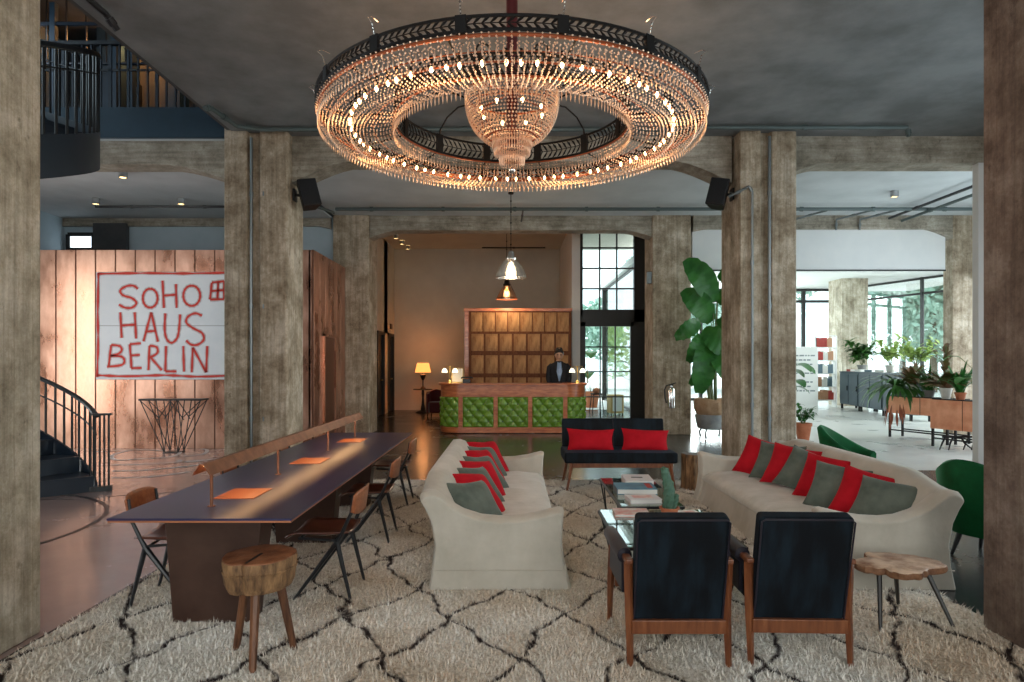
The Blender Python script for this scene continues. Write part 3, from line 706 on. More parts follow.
# ================================================================== LONG TABLE
def long_table():
    x0, x1, y0, y1, zt = -2.06, -1.12, 3.30, 7.32, .755
    root = thing('communal_table', 'long ink blue communal table with copper edge and lamp bar down its middle', 'table', (-1.6, 5.3, 0))
    T = Matrix.Translation((1.6, -5.3, 0))
    def P(mb): return mb.xf(T)
    P(B(x0, x1, y0, y1, zt-.012, zt)).build('tabletop', M['table_top'], root, bevel=.002)
    P(B(x0+.004, x1-.004, y0+.004, y1-.004, zt-.022, zt-.0125)).build('table_edge', M['table_edge'], root)
    for y in (3.86, 5.55, 6.95):
        m = MB()
        vs = [(-2.015, y, ZR), (-1.545, y, ZR), (-1.545, y+.16, ZR), (-2.015, y+.16, ZR), (-2.08+.02, y-.02, zt-.031), (-1.47, y-.02, zt-.031), (-1.47, y+.18, zt-.031), (-2.06, y+.18, zt-.031)]
        m.add(vs, [(0, 3, 2, 1), (4, 5, 6, 7), (0, 1, 5, 4), (1, 2, 6, 5), (2, 3, 7, 6), (3, 0, 4, 7)])
        P(m).build('leg', M['table_leg'], root, bevel=.004)
    # lamp bar: a folded copper channel open below
    xb = -1.655; z0 = .945; z1 = 1.005; ya, yb = 3.46, 7.02; hw = .052; t = .004
    m = MB().prism([(xb-hw, z0), (xb-.012, z1), (xb+.012, z1), (xb+hw, z0), (xb+hw-t*1.6, z0), (xb+.010, z1-t), (xb-.010, z1-t), (xb-hw+t*1.6, z0)], ya, yb)
    P(m).build('lamp_bar', M['lamp_copper'], root)
    P(B(xb-.012, xb+.012, ya+.05, yb-.05, z1-.018, z1-.008)).build('light_strip', mat('warm_strip', (1, .7, .4), .4, emis=(1, .6, .28), es=9), root)
    for y in (3.58, 4.60, 5.85, 6.85):
        P(MB().cyl((xb, y, zt), (xb, y, z1-.006), .0085, n=10).cyl((xb, y, zt), (xb, y, zt+.004), .022)).build('lamp_post', M['lamp_copper'], root)
    for y in (3.92, 5.22, 6.58): P(B(-1.735, -1.50, y-.15, y+.15, zt, zt+.004)).build('copper_pad', M['copper_pad'], root)
    for y in (3.9, 4.7, 5.5, 6.3, 6.9):
        l = area('table_lamp_light', (xb, y, .980), (xb, y, .75), .02, .75, .75, (1, .55, .24)); l.rotation_euler = (0, R(-18), 0)
long_table()

# ================================================================== DINING CHAIRS
def dining_chair(label, loc, rotz):
    t = thing('dining_chair', label, 'chair', loc, rotz, 'compass leg chairs along the long table')
    for s in (-1, 1):
        y = s*.185
        MB().tube([(.17, y*1.05, 0), (-.11, y, .375)], [.010, .017], 8, sx=1.3).build('front_leg', M['black'], t)
        MB().tube([(-.20, y*1.05, 0), (-.11, y, .375)], [.010, .017], 8, sx=1.3).build('rear_leg', M['black'], t)
        MB().tube([(-.11, y, .375), (-.14, y, .43), (-.20, y, .56), (-.215, y*.97, .68)], [.017, .013, .011, .009], 8).build('back_upright', M['black'], t)
    MB().tube([(.14, -.19, .40), (-.08, -.19, .385), (-.12, -.19, .385)], .009, 6).tube([(.14, .19, .40), (-.12, .19, .385)], .009, 6).cyl((.13, -.19, .40), (.13, .19, .40), .009).cyl((-.09, -.19, .385), (-.09, .19, .385), .009).build('seat_frame', M['black'], t)
    def sf(u, v):
        x = .22-.40*u; y = (v-.5)*.42*(1-.12*u); w = abs(v-.5)*2
        return (x, y, .425-.035*math.exp(-((u-.55)/.35)**2)*(1-w**2)+.012*w**3-(.03*max(0, .12-u)/.12))
    MB().grid(sf, 14, 12).build('seat', M['seat_ply'], t, solid=.012, smooth=60)
    def bf(u, v):
        y = (u-.5)*.40; w = abs(u-.5)*2; h = .085*(1-w**4*.35)
        return (-.205-.035*(1-w*w)-.02*v+.0, y, .625+(v-.5)*2*h*.98)
    MB().grid(bf, 12, 8).build('backrest', M['teak'], t, solid=.012, smooth=60)
    return t
dc = dining_chair('dark seated chair on the right of the long table, nearest of three', (-1.25, 4.42, ZR), R(180))
copy_tree(dc, None, 'dark seated chair on the right of the long table, middle of three').location = (-1.25, 5.74, ZR)
copy_tree(dc, None, 'dark seated chair on the right of the long table, farthest by its far corner').location = (-1.32, 7.18, ZR)
for y, lb in ((4.30, 'chair left of the long table near its front corner'), (5.62, 'chair left of the table showing only its back over the lamp bar front end'), (6.95, 'chair left of the table almost hidden, farthest on that side')):
    c = copy_tree(dc, None, lb); c.location = (-2.22, y, ZR); c.rotation_euler = (0, 0, R(4))

# ================================================================== LOG STOOL
def log_stool():
    root = thing('log_stool', 'tree log stool on three splayed wooden legs at the table end', 'stool', (-1.32, 3.40, ZR))
    n = 40; rings = []; r0 = random.Random(2); ph = [r0.uniform(0, 6) for _ in range(4)]
    def rad(a): return 1+.03*math.sin(2*a+ph[0])+.02*math.sin(5*a+ph[1])+.012*math.sin(11*a+ph[2])-.10*math.exp(-((a-4.55)/.05)**2)
    for z, r in ((.385, .135), (.39, .158), (.42, .172), (.47, .180), (.492, .188), (.497, .181), (.53, .186), (.545, .183)):
        rings.append([(r*rad(2*PI*k/n)*math.cos(2*PI*k/n), r*rad(2*PI*k/n)*math.sin(2*PI*k/n), z-.01) for k in range(n)])
    MB().loft(rings).build('log', M['bark'], root)
    top = [[(r*rad(2*PI*k/n)*math.cos(2*PI*k/n), r*rad(2*PI*k/n)*math.sin(2*PI*k/n), z) for k in range(n)] for r, z in ((.181, .5345), (.181, .541), (.172, .5455), (.10, .546), (.01, .5465))]
    MB().loft(top).build('cut_face', M['log_top'], root)
    MB().add([(.0, -.01, .5475), (-.012, -.17, .547), (.002, -.175, .547), (.02, -.0, .5475), (.004, .01, .5475)], [(0, 1, 2, 3, 4)]).build('crack', M['book_black'], root)
    for (x, y) in ((.03, -.17), (-.165, .10), (.145, .105)):
        MB().tube([(x, y, 0), (x*.55, y*.55, .40)], [.019, .026], 8).build('leg', M['stool_leg'], root)
log_stool()

# ================================================================== SOFAS
def sofa(name_label, loc, mirror):
    """local: faces +x, near arm at y=0, far arm at y=LEN"""
    LEN = 2.98
    root = thing('linen_sofa', name_label, 'sofa', loc, 0)
    sx = -1 if mirror else 1
    S = Matrix.Scale(sx, 4, (1, 0, 0))
    def arm_prof(k=1.0):
        top = [(-.555, .625), (-.53, .655), (-.49, .665), (-.45, .66), (-.40, .63), (-.34, .58), (-.25, .53), (-.13, .492), (0, .482), (.12, .487), (.25, .505), (.35, .53), (.41, .545), (.445, .535)]
        return [(-.485, 0), (-.465, .15), (-.45, .30), (-.475, .45), (-.52, .57)]+top+[(.435, .45), (.43, .3), (.455, .13), (.495, 0)]
    def arm(y0, y1, out):
        ys = [y0, y0+.03, y0+.06, (y0+y1)/2, y1-.06, y1-.03, y1]; rings = []
        for i, y in enumerate(ys):
            t = abs(i-3)/3; e = .0 if t < .5 else (.012 if t < .9 else .035)
            rg = []
            for x, z in arm_prof():
                cx = x*(1-e*.9); cz = z-(e*.8 if z > .46 else 0)
                flare = out*.02*(1-min(1, z/.2))
                rg.append((cx, y+flare+.006*math.sin(x*13+z*9), cz))
            rings.append(rg)
        return MB().loft(rings).xf(S)
    arm(0, .17, -1).build('arm', M['linen'], root, smooth=50, bevel=.012)
    arm(LEN-.17, LEN, 1).build('arm', M['linen'], root, smooth=50, bevel=.012)
    # back, lofted along y, top slightly cambered
    rings = []
    for i in range(25):
        y = .12+(LEN-.24)*i/24; e = min(1, min(i, 24-i)/4)
        zt = .655+.085*(e*e*(3-2*e)); w = .006*math.sin(i*2.1)
        rings.append([(-.45, y, 0), (-.445, y, .3), (-.475, y, .45), (-.53, y, zt-.09), (-.555, y, zt-.04), (-.53, y, zt-.005), (-.47, y, zt), (-.41, y, zt-.02), (-.36+w, y, zt-.10), (-.30+w, y, .50), (-.26, y, .36), (-.25, y, .05), (-.25, y, 0)])
    MB().loft(rings).xf(S).build('backrest', M['linen'], root, smooth=60)
    # skirted base
    fr = []
    for i in range(41):
        y = .15+(LEN-.30)*i/40; w = .008*math.sin(i*1.9)+.004*math.sin(i*5.3)
        fr.append([(-.3, y, 0), (-.3, y, .25), (.40, y, .25), (.415, y, .2), (.435+w, y, .1), (.47+w*1.5, y, 0)])
    MB().loft(fr).xf(S).build('skirt', M['linen'], root, smooth=60)
    # seat cushion
    rg = []
    for i in range(31):
        t = i/30; y = .165+(LEN-.33)*t; e = min(1, min(t, 1-t)/.05); h = .105*(.55+.45*e)
        cr = .008*math.sin(t*26)+.006*math.sin(t*61)
        rg.append([(-.30, y, .24), (-.30, y, .24+h), (-.1, y, .255+h+cr), (.15, y, .255+h+cr), (.36, y, .24+h), (.415, y, .22+h*.8), (.43, y, .24+h*.35), (.415, y, .235)])
    MB().loft(rg).xf(S).build('seat_cushion', M['linen_light'], root, smooth=60)
    # seam line of the skirt, and the pleat flap at the front corner
    MB().tube([(.428, -.022, .135), (0, -.014, .135), (-.455, -.022, .135)], .0035, 5).xf(S).build('skirt_seam', M['linen'], root)
    MB().add([(.44, -.012, .14), (.47, .0, .0), (.475, .10, .0), (.445, .10, .18), (.452, .03, .17)], [(0, 1, 2, 3, 4)]).xf(S).build('corner_flap', M['linen'], root, solid=.008)
    return root
SL = (-.085, 4.42, ZR)
SR = (2.54, 4.42, ZR)
sofa('long linen sofa left of the coffee tables, seen from its arm', SL, False)
sofa('long linen sofa on the right, in front of the concrete pier', SR, True)

# ---- cushions
def pillow_mesh(w, h, t, seed):
    r = random.Random(seed); p = [r.uniform(0, 6) for _ in range(3)]; n = 16
    def fn(sd):
        def f(u, v):
            a, c = 2*u-1, 2*v-1
            pin = 1-.07*(1-abs(a)**2)*0-.06*(1-a*a)*abs(c)**6-.0
            x = a*w/2*(1-.11*(1-c*c)); z = c*h/2*(1-.11*(1-a*a))
            th = t/2*(max(0, (1-a**4)*(1-c**4)))**.55*(1+.10*math.sin(a*4+p[0])*math.cos(c*3+p[1]))
            return (x, sd*th+.01*math.sin(a*2+p[2]), z)
        return f
    m = MB().grid(fn(1), n, n); m2 = MB().grid(fn(-1), n, n); m.add(m2.v, [tuple(reversed(f)) for f in m2.f])
    return m
def cushion(loc, rz, tilt, roll, w, h, t, colr, label, group, seed):
    o = pillow_mesh(w, h, t, seed).build('cushion', M['red_velvet'] if colr == 'red' else M['green_velvet_grey'], smooth=70)
    o.rotation_euler = Euler((tilt, roll, rz), 'XYZ'); o.location = loc
    return tag(o, label, 'cushion', group)
def ordn(i): return ['nearest', 'second nearest', 'third nearest', 'fourth nearest'][i]
cnt = {'red': 0, 'green': 0}
for i in range(8):
    cl = 'green' if i % 2 == 0 else 'red'; nm = 'sage green' if cl == 'green' else 'red'
    y = 4.84+.322*i; k = cnt[cl]; cnt[cl] += 1
    cushion((-.285+.012*math.sin(i*2), y, ZR+.475+.003*i), R(50+5*math.sin(i*1.7)), R(-44+3*math.sin(i*2.9)), R(7+3*math.sin(i*2.3)), .47, .46, .17, cl, '%s of the four %s cushions on the left sofa' % (ordn(k), nm), 'cushions along the left sofa', i)
cnt = {'red': 0, 'green': 0}
for i in range(8):
    cl = 'green' if i % 2 == 0 else 'red'; nm = 'sage green' if cl == 'green' else 'red'
    y = (4.80, 5.03, 5.33, 5.72, 6.0, 6.25, 6.55, 6.78)[i]; xz = ((2.76, .485), (2.75, .505), (2.68, .51), (2.76, .52), (2.72, .535), (2.68, .54), (2.68, .54), (2.60, .54))[i]; k = cnt[cl]; cnt[cl] += 1
    cushion((xz[0], y, ZR+xz[1]), R(-50+5*math.sin(i*1.3)), R(-36-7*(i==0)+3*math.sin(i*2.9)), R(6+5*math.sin(i*1.9)), .48, .45, .17, cl, '%s of the four %s cushions on the right sofa' % (ordn(k), nm), 'cushions along the right sofa', 20+i)

# ================================================================== ARMCHAIRS (backs to the camera)
def armchair(label, loc, rotz):
    t = thing('armchair', label, 'armchair', loc, rotz, 'midnight blue armchairs with their backs to the camera')
    w = .25
    for s in (-1, 1):
        x = s*w
        MB().tube([(x, 0, 0), (x*1.0, .03, .30), (x*1.02, .02, .53)], [.017, .024, .026], 4, sx=1.0, sy=1.0).build('rear_leg', M['walnut'], t, bevel=.003)
        MB().tube([(x*1.06, .60, 0), (x*1.05, .57, .25), (x*1.02, .54, .50)], [.015, .022, .024], 4).build('front_leg', M['walnut'], t, bevel=.003)
        MB().beam((x*1.02, -.01, .535), (x*1.02, .60, .525), .04, .028).build('arm_rail', M['walnut'], t, bevel=.008)
        # upholstered roll wrapped over the arm
        pr = [(.035*math.cos(a)*1.1, .04*math.sin(a)) for a in [2*PI*k/18 for k in range(18)]]
        rings = [[(x*1.04+px*q, y, .535-.02*(y-.12)+pz*q) for px, pz in pr] for y, q in ((.10, .8), (.105, 1), (.3, 1.08), (.6, 1.05), (.62, .8))]
        MB().loft(rings).build('arm_pad', M['black_piping'], t, smooth=50)
        MB().b(x*1.04-.012, x*1.04+.012, .13, .60, .33, .53).build('arm_side_panel', M['black_piping'], t, bevel=.008)
    MB().b(-w+.01, w-.01, .0, .028, .165, .235).build('rear_rail', M['walnut'], t, bevel=.004)
    MB().b(-w+.01, w-.01, .545, .575, .22, .28).build('front_rail', M['walnut'], t, bevel=.004)
    # back slab leaning towards the camera
    m = MB().b(-.232, .232, -.045, .045, 0, .575).xf(Matrix.Translation((0, .075, .225)) @ Matrix.Rotation(R(13), 4, 'X'))
    o = m.build('backrest', M['navy_velvet'], t, bevel=.022, seg=4, smooth=60)
    pipe = [(-.226, -.048, .02), (-.228, -.048, .555), (-.21, -.048, .568), (.21, -.048, .568), (.228, -.048, .555), (.226, -.048, .02)]
    MB().tube([Matrix.Translation((0, .075, .225)) @ Matrix.Rotation(R(13), 4, 'X') @ Vector(p) for p in pipe], .0045, 6).build('piping', M['black_piping'], o)
    MB().b(-.228, .228, .12, .60, .27, .38).build('seat', M['navy_velvet'], t, bevel=.03, seg=4, smooth=60)
    return t
ac = armchair('midnight blue velvet armchair with its back to the camera, left one', (.850, 3.30, ZR), R(0))
c2 = copy_tree(ac, None, 'midnight blue velvet armchair with its back to the camera, right one beside the burl table'); c2.location = (1.470, 3.31, ZR); c2.rotation_euler = (0, 0, R(-2))

# ================================================================== SETTEE
def settee():
    t = thing('settee', 'armless black velvet settee facing the camera with walnut legs', 'settee', (1.31, 7.78, ZR), R(0))
    w = .66
    MB().b(-w-.02, w+.02, .0, .66, .33, .46).build('seat', M['navy_velvet'], t, bevel=.025, seg=4, smooth=60)
    bk = MB().b(-w, w, -.04, .04, 0, .44).xf(Matrix.Translation((0, .62, .38)) @ Matrix.Rotation(R(-13), 4, 'X'))
    o = bk.build('backrest', M['navy_velvet'], t, bevel=.022, seg=4, smooth=60)
    MB().tube([Matrix.Translation((0, .62, .38)) @ Matrix.Rotation(R(-13), 4, 'X') @ Vector(p) for p in ((0, -.0425, .06), (0, -.0425, .43))], .005, 5).build('centre_seam', M['black_piping'], o)
    MB().b(-w+.04, w-.03, .03, .055, .275, .33).b(-w+.04, w-.03, .58, .60, .275, .33).build('rail', M['walnut'], t, bevel=.004)
    for sx, y0, yf in ((-1, .04, .02), (1, .04, .02), (-1, .58, .66), (1, .58, .66)):
        MB().tube([(sx*(w-.01), yf, 0), (sx*(w-.07), y0, .33)], [.014, .024], 4).build('leg', M['walnut'], t, bevel=.003)
settee()
cushion((1.31-.33, 8.10, ZR+.575), R(0), R(-17), R(1), .60, .29, .13, 'red', 'oblong red cushion at the left of the black settee', 'oblong red cushions on the settee', 51)
cushion((1.31+.35, 8.10, ZR+.57), R(0), R(-17), R(3), .60, .29, .13, 'red', 'oblong red cushion at the right of the black settee', 'oblong red cushions on the settee', 52)

# ================================================================== SIDE TABLES
def burl_table():
    root = thing('burl_side_table', 'low side table with live edge burl top on three thin legs', 'side table', (2.315, 3.93, ZR))
    out = [(-.25, -.02), (-.21, .06), (-.12, .10), (-.08, .19), (.02, .21), (.12, .17), (.2, .14), (.27, .07), (.285, -.03), (.24, -.1), (.13, -.13), (.06, -.19), (-.04, -.22), (-.11, -.2), (-.15, -.12), (-.23, -.09)]
    P = []
    for i in range(len(out)):
        for k in range(5):
            t = k/5; p0, p1, p2, p3 = [Vector(out[(i+j) % len(out)]) for j in (-1, 0, 1, 2)]
            q = .5*((2*p1)+(p2-p0)*t+(2*p0-5*p1+4*p2-p3)*t*t+(3*p1-p0-3*p2+p3)*t**3)
            P.append(q*(1+.025*math.sin(len(P)*1.7)+.02*math.sin(len(P)*.9)))
    rg = [[(p.x*s, p.y*s, z+.004*math.sin(j*1.3)) for j, p in enumerate(P)] for s, z in ((.90, .295), (.97, .30), (1.0, .315), (.985, .335))]
    MB().loft(rg).build('bark_edge', M['burl_edge'], root, smooth=40)
    rg = [[(p.x*s, p.y*s, z) for p in P] for s, z in ((.975, .331), (.975, .338), (.93, .343), (.3, .344))]
    MB().loft(rg).build('top', M['burl'], root, smooth=40)
    for f, h in (((-.20, -.20), (-.14, -.08)), ((.26, -.14), (.17, -.03)), ((.14, .2), (.06, .10))):
        MB().tube([(f[0], f[1], 0), (h[0], h[1], .30)], [.010, .016], 8).build('leg', M['dark_door'], root)
burl_table()
def log_block():
    n = 26; r = random.Random(9); rd = [1+.10*math.sin(3*2*PI*k/n+1)+.07*math.sin(7*2*PI*k/n)+r.uniform(-.04, .04) for k in range(n)]
    root = thing('log_block_table', 'rough hewn log block standing between settee and right sofa', 'side table', (2.2, 7.93, ZR))
    MB().loft([[(.13*rd[k]*s*math.cos(2*PI*k/n), .13*rd[k]*s*math.sin(2*PI*k/n), z) for k in range(n)] for z, s in ((0, 1.02), (.05, 1), (.25, .95), (.42, .98), (.43, .95))]).build('trunk', M['bark'], root)
    MB().loft([[(.12*rd[k]*s*math.cos(2*PI*k/n), .12*rd[k]*s*math.sin(2*PI*k/n), z) for k in range(n)] for z, s in ((.425, 1.0), (.433, 1.0), (.434, .1))]).build('cut_face', M['grey_pot'], root)
log_block()

# ================================================================== COFFEE TABLES
def coffee_table(label, x0, x1, y0, y1, shelf):
    zt = .355; root = thing('glass_coffee_table', label, 'coffee table', ((x0+x1)/2, (y0+y1)/2, ZR))
    hx, hy = (x1-x0)/2, (y1-y0)/2
    m = MB()
    for a, c in (((-hx, -hy), (hx, -hy)), ((hx, -hy), (hx, hy)), ((hx, hy), (-hx, hy)), ((-hx, hy), (-hx, -hy))): m.beam((*a, zt-.012), (*c, zt-.012), .018, .018)
    m.build('frame', M['black'], root)
    B(-hx+.006, hx-.006, -hy+.006, hy-.006, zt-.003, zt+.005).build('glass_top', M['table_glass'], root)
    for sx in (-1, 1):
        for sy in (-1, 1):
            MB().tube([(sx*hx*.97, sy*hy*.98, zt-.02), (sx*hx*.78, sy*hy*.84, 0)], .007, 6).tube([(sx*hx*.97, sy*hy*.62, zt-.02), (sx*hx*.78, sy*hy*.84, 0)], .007, 6).build('leg', M['black'], root)
    if shelf:
        B(-hx*.80, hx*.80, -hy*.86, hy*.86, .095, .107).build('lower_shelf', M['white'], root)
    return root
coffee_table('black framed glass coffee table nearer the settee, holding books', .90, 1.42, 5.37, 6.67, False)
coffee_table('glass coffee table behind the armchairs with a cactus on it', .70, 1.515, 4.19, 5.24, True)
ZT = ZR+.360
def book(label, x, y, z, w, d, h, rz, cov, extra=None, group='books and magazines on the coffee tables', name='book'):
    root = thing(name, label, 'book', (x, y, z), rz, group)
    MB().b(-w/2, w/2, -d/2, d/2, 0, .004).b(-w/2, w/2, -d/2, d/2, h-.004, h).b(-w/2, -w/2+.004, -d/2, d/2, .004, h-.004).build('cover', cov, root)
    MB().b(-w/2+.005, w/2-.004, -d/2+.004, d/2-.004, .0045, h-.0045).build('pages', M['paper'], root)
    if extra:
        for (a, c, e, f, mm) in extra: B(a, c, e, f, h+.0003, h+.0012).build('cover_print', mm, root)
    return root
book('thick white book at the back of the rear glass table', 1.23, 6.38, ZT, .27, .36, .055, R(-3), M['book_grey'], [(-.06, .05, -.02, .03, M['book_black'])])
book('large dark blue picture book with red patch on the rear glass table', 1.13, 5.98, ZT, .36, .32, .05, R(-2), M['book_blue'], [(-.17, .0, -.15, .15, M['book_blue']), (.10, .15, -.1, .12, M['book_red'])])
book('white magazine with pictures at the front of the rear glass table', 1.12, 5.56, ZT, .27, .22, .035, R(4), M['book_grey'], [(-.09, .08, -.05, .06, M['book_pink'])], name='magazine')
book('coral and white magazine left of the cactus', .93, 5.08, ZT, .27, .22, .022, R(-3), M['book_pink'], None, name='magazine')
book('flat pale magazine with pink print right of the cactus', 1.36, 5.10, ZT, .22, .16, .008, R(8), M['paper'], [(.0, .08, -.04, .05, M['book_pink'])], name='magazine')
book('white book lying on the low shelf behind the left armchair', .98, 4.60, ZR+.108, .30, .30, .04, R(0), M['book_grey'], name='book')
def cactus():
    root = thing('potted_cactus', 'knobbly column cactus in a terracotta pot on the glass table', 'cactus', (1.225, 5.06, ZT+.001))
    MB().lathe([(.055, 0), (.07, .045), (.078, .047), (.078, .058), (.068, .058), (.06, .04), (.01, .04)], n=24).build('pot', M['terracotta'], root)
    MB().lathe([(.062, .042), (.02, .048), (.002, .05)], n=16).build('soil', M['bark'], root)
    m = MB(); r0 = random.Random(4)
    def col(pts, r):
        n = 12; k = len(pts)
        rings = []
        for i in range(k*4-3):
            a = i/4; j = min(int(a), k-2); p = Vector(pts[j]).lerp(Vector(pts[j+1]), a-j); t = i/(k*4-4)
            rr = r*(1-.35*t)*(.25 if i == k*4-4 else 1)*(1+.16*(i % 2))
            rings.append([(p.x+rr*(1+.28*(q % 2))*math.cos(2*PI*q/n+.3*i), p.y+rr*(1+.28*(q % 2))*math.sin(2*PI*q/n+.3*i), p.z+.006*r0.random()) for q in range(n)])
        m.loft(rings)
    col([(0, 0, .045), (-.005, 0, .14), (-.012, 0, .22), (-.03, .0, .31), (-.045, 0, .37)], .034)
    col([(.02, 0, .05), (.045, 0, .10), (.055, 0, .16)], .024)
    col([(-.02, .02, .05), (.02, .02, .16), (.012, .01, .27)], .026)
    m.build('stems', M['cactus'], root, smooth=30)
cactus()
# ================================================================== RECEPTION DESK
def reception_desk():
    cx, yf = .02, 14.1
    root = thing('reception_desk', 'mahogany reception desk with rounded ends and green tufted leather panels', 'reception desk', (cx, yf, 0))
    hs, rc, side = 1.19, .39, .45; Lt = 2*hs+PI*rc+2*side
    def path(s):   # s measured along the outline from the front centre
        sg = 1 if s >= 0 else -1; a = abs(s)
        if a <= hs: return Vector((sg*a, 0, 0)), Vector((0, -1, 0))
        a -= hs
        if a <= PI/2*rc:
            t = a/rc; return Vector((sg*(hs+rc*math.sin(t)), rc-rc*math.cos(t), 0)), Vector((sg*math.sin(t), -math.cos(t), 0))
        a -= PI/2*rc; return Vector((sg*(hs+rc), rc+a, 0)), Vector((sg, 0, 0))
    def ss(s0, s1, n): return [s0+(s1-s0)*i/n for i in range(n+1)]
    def strip(s0, s1, z0, z1, o0, o1, n=40):
        rings = []
        for s in ss(s0, s1, n):
            p, q = path(s); rings.append([p+q*o1+Vector((0, 0, z0)), p+q*o1+Vector((0, 0, z1)), p+q*o0+Vector((0, 0, z1)), p+q*o0+Vector((0, 0, z0))])
        return MB().loft(rings)
    E = hs+PI/2*rc+side
    strip(-E, E, .115, 1.04, -.05, 0, 90).build('body', M['mahogany'], root)
    strip(-E, E, .80, 1.045, 0, .022, 90).build('upper_band', M['mahogany'], root, bevel=.004)
    strip(-E, E, .012, .125, -.03, .03, 90).build('base_band', M['mahogany'], root, bevel=.005)
    strip(-E, E, .0, .02, -.12, -.05, 90).build('toe_kick', M['black'], root)
    strip(-E, E, 1.045, 1.085, -.45, .075, 90).build('counter_top', M['mahogany'], root, bevel=.008)
    a0 = hs+.0; sts = [-1.13, -.355, .415-.0, 1.13]
    sts = [-1.135, -.375, .375, 1.135]
    for s in sts: strip(s-.045, s+.045, .12, .80, 0, .024, 4).build('stile', M['mahogany'], root, bevel=.003)
    for s in (-(hs+PI/2*rc+.10), hs+PI/2*rc+.10): strip(s-.05, s+.05, .12, .80, 0, .024, 4).build('stile', M['mahogany'], root)
    pn = [(-1.09, -.42, 3), (-.33, .33, 3), (.42, 1.09, 3), (-(hs+PI/2*rc+.04), -1.18, 3), (1.18, hs+PI/2*rc+.04, 3)]
    for s0, s1, k in pn:
        nu, nv = 44, 48
        def fn(u, v):
            p, q = path(s0+(s1-s0)*u)
            a = u*k+v*2.6; c = u*k-v*2.6
            h = (abs(math.sin(PI*a))*abs(math.sin(PI*c)))**.5
            e = min(1, min(u, 1-u)/.03, min(v, 1-v)/.03)
            return p+q*(.002+.058*h*e**.5)+Vector((0, 0, .135+.655*v))
        MB().grid(fn, nu, nv).build('tufted_panel', M['green_leather'], root, smooth=80)
        bt = MB()
        for i in range(-12, 13):
            for j in range(-12, 13):
                u = (i+j)/2/k; v = (i-j)/2/2.6
                if .04 < u < .96 and .04 < v < .96:
                    p, q = path(s0+(s1-s0)*u); bt.sph(p+q*.010+Vector((0, 0, .135+.655*v)), .016, 6, m=4)
        bt.build('buttons', M['button_green'], root)
reception_desk()

def back_cabinet():
    x0, x1, y0, y1, zt = -1.19, 1.50, 16.45, 16.85, 2.89
    root = thing('panelled_key_cabinet', 'tall wooden cabinet wall with rows of square doors behind the reception desk', 'cabinet', ((x0+x1)/2, (y0+y1)/2, 0))
    T = Matrix.Translation((-(x0+x1)/2, -(y0+y1)/2, 0))
    B(x0, x1, y0, y1, 0, zt).xf(T).build('carcass', M['cabinet_wood'], root, bevel=.006)
    B(x0-.03, x1+.02, y0-.04, y1, zt-.06, zt+.02).xf(T).build('cornice', M['mahogany'], root, bevel=.008)
    B(x0-.01, x0+.09, y0-.035, y0, 0, zt-.06).xf(T).build('side_stile', M['mahogany'], root)
    rows = [(2.80, 2.32, 8, .025), (2.26, 1.83, 7, .05), (1.72, 1.26, 7, .05), (1.16, .70, 7, .05)]
    rr = random.Random(5)
    base = {}
    for r, (zt_, zb_, n, gp) in enumerate(rows):
        X0 = x0+.14; X1 = x1-.05; wd = (X1-X0)/n
        for i in range(n):
            a = X0+i*wd+gp/2; c = X0+(i+1)*wd-gp/2
            m = MB().b(a-(a+c)/2, c-(a+c)/2, -.02, 0, zb_-(zt_+zb_)/2, zt_-(zt_+zb_)/2)
            m.b(a-(a+c)/2+.05, c-(a+c)/2-.05, -.032, -.018, zb_-(zt_+zb_)/2+.06, zt_-(zt_+zb_)/2-.06)
            o = m.build('door', M['cabinet_door'], root, bevel=.005)
            o.location = T @ Vector(((a+c)/2, y0, (zt_+zb_)/2))
    m = MB()
    for z in (2.29, 1.775, 1.21): m.b(x0+.12, x1-.02, y0-.028, y0, z-.022, z+.022)
    m.xf(T).build('rail', M['cabinet_wood'], root)
back_cabinet()

def bankers_lamp(label, x, y):
    t = thing('desk_lamp', label, 'lamp', (x, y, 1.086), 0, 'brass twin shade lamps on the reception desk')
    MB().lathe([(.075, 0), (.075, .008), (.05, .018), (.03, .05), (.012, .07), (.010, .36), (.016, .37), (.001, .385)], n=20).build('stem', M['brass'], t)
    for s in (-1, 1):
        MB().tube([(0, 0, .34), (s*.05, 0, .375), (s*.10, 0, .37), (s*.115, 0, .335)], .007, 6).build('arm', M['brass'], t)
        MB().lathe([(.018, .325), (.035, .315), (.058, .275), (.064, .235), (.060, .235), (.054, .273), (.033, .309)], (s*.115, 0, 0), 20, caps=False).build('shade', M['milk_glass'], t)
    return t
bl = bankers_lamp('brass lamp with two milk glass shades at the left of the reception counter', -1.36, 14.22)
copy_tree(bl, None, 'brass lamp with two milk glass shades at the right of the counter beside the receptionist').location = (1.43, 14.22, 1.086)
for x in (-1.36, 1.43): point('desk_lamp_light', (x, 14.22, 1.27), 2.5, (1, .75, .45), .06)
# framed card and monitor at the left of the counter
t = thing('framed_card', 'small pale framed card behind the left desk lamp', 'picture', (-1.22, 14.50, 1.086), R(-6))
MB().b(-.13, .13, -.01, .01, 0, .34).xf(Matrix.Rotation(R(-9), 4, 'X')).build('frame', M['brass'], t)
MB().b(-.115, .115, -.013, -.0105, .02, .32).xf(Matrix.Rotation(R(-9), 4, 'X')).build('card', M['paper'], t)
t = thing('telephone', 'black desk telephone on the counter behind the left lamp', 'telephone', (-1.0, 14.35, 1.086), 0)
MB().prism([(-.09, 0), (.10, 0), (.09, .03), (-.04, .09), (-.09, .09)], -.08, .08, 'x').build('body', M['black'], t, bevel=.006)
MB().tube([(-.13, .05, .10), (-.10, .05, .125), (.10, .05, .125), (.13, .05, .10)], .016, 8).build('handset', M['black'], t)

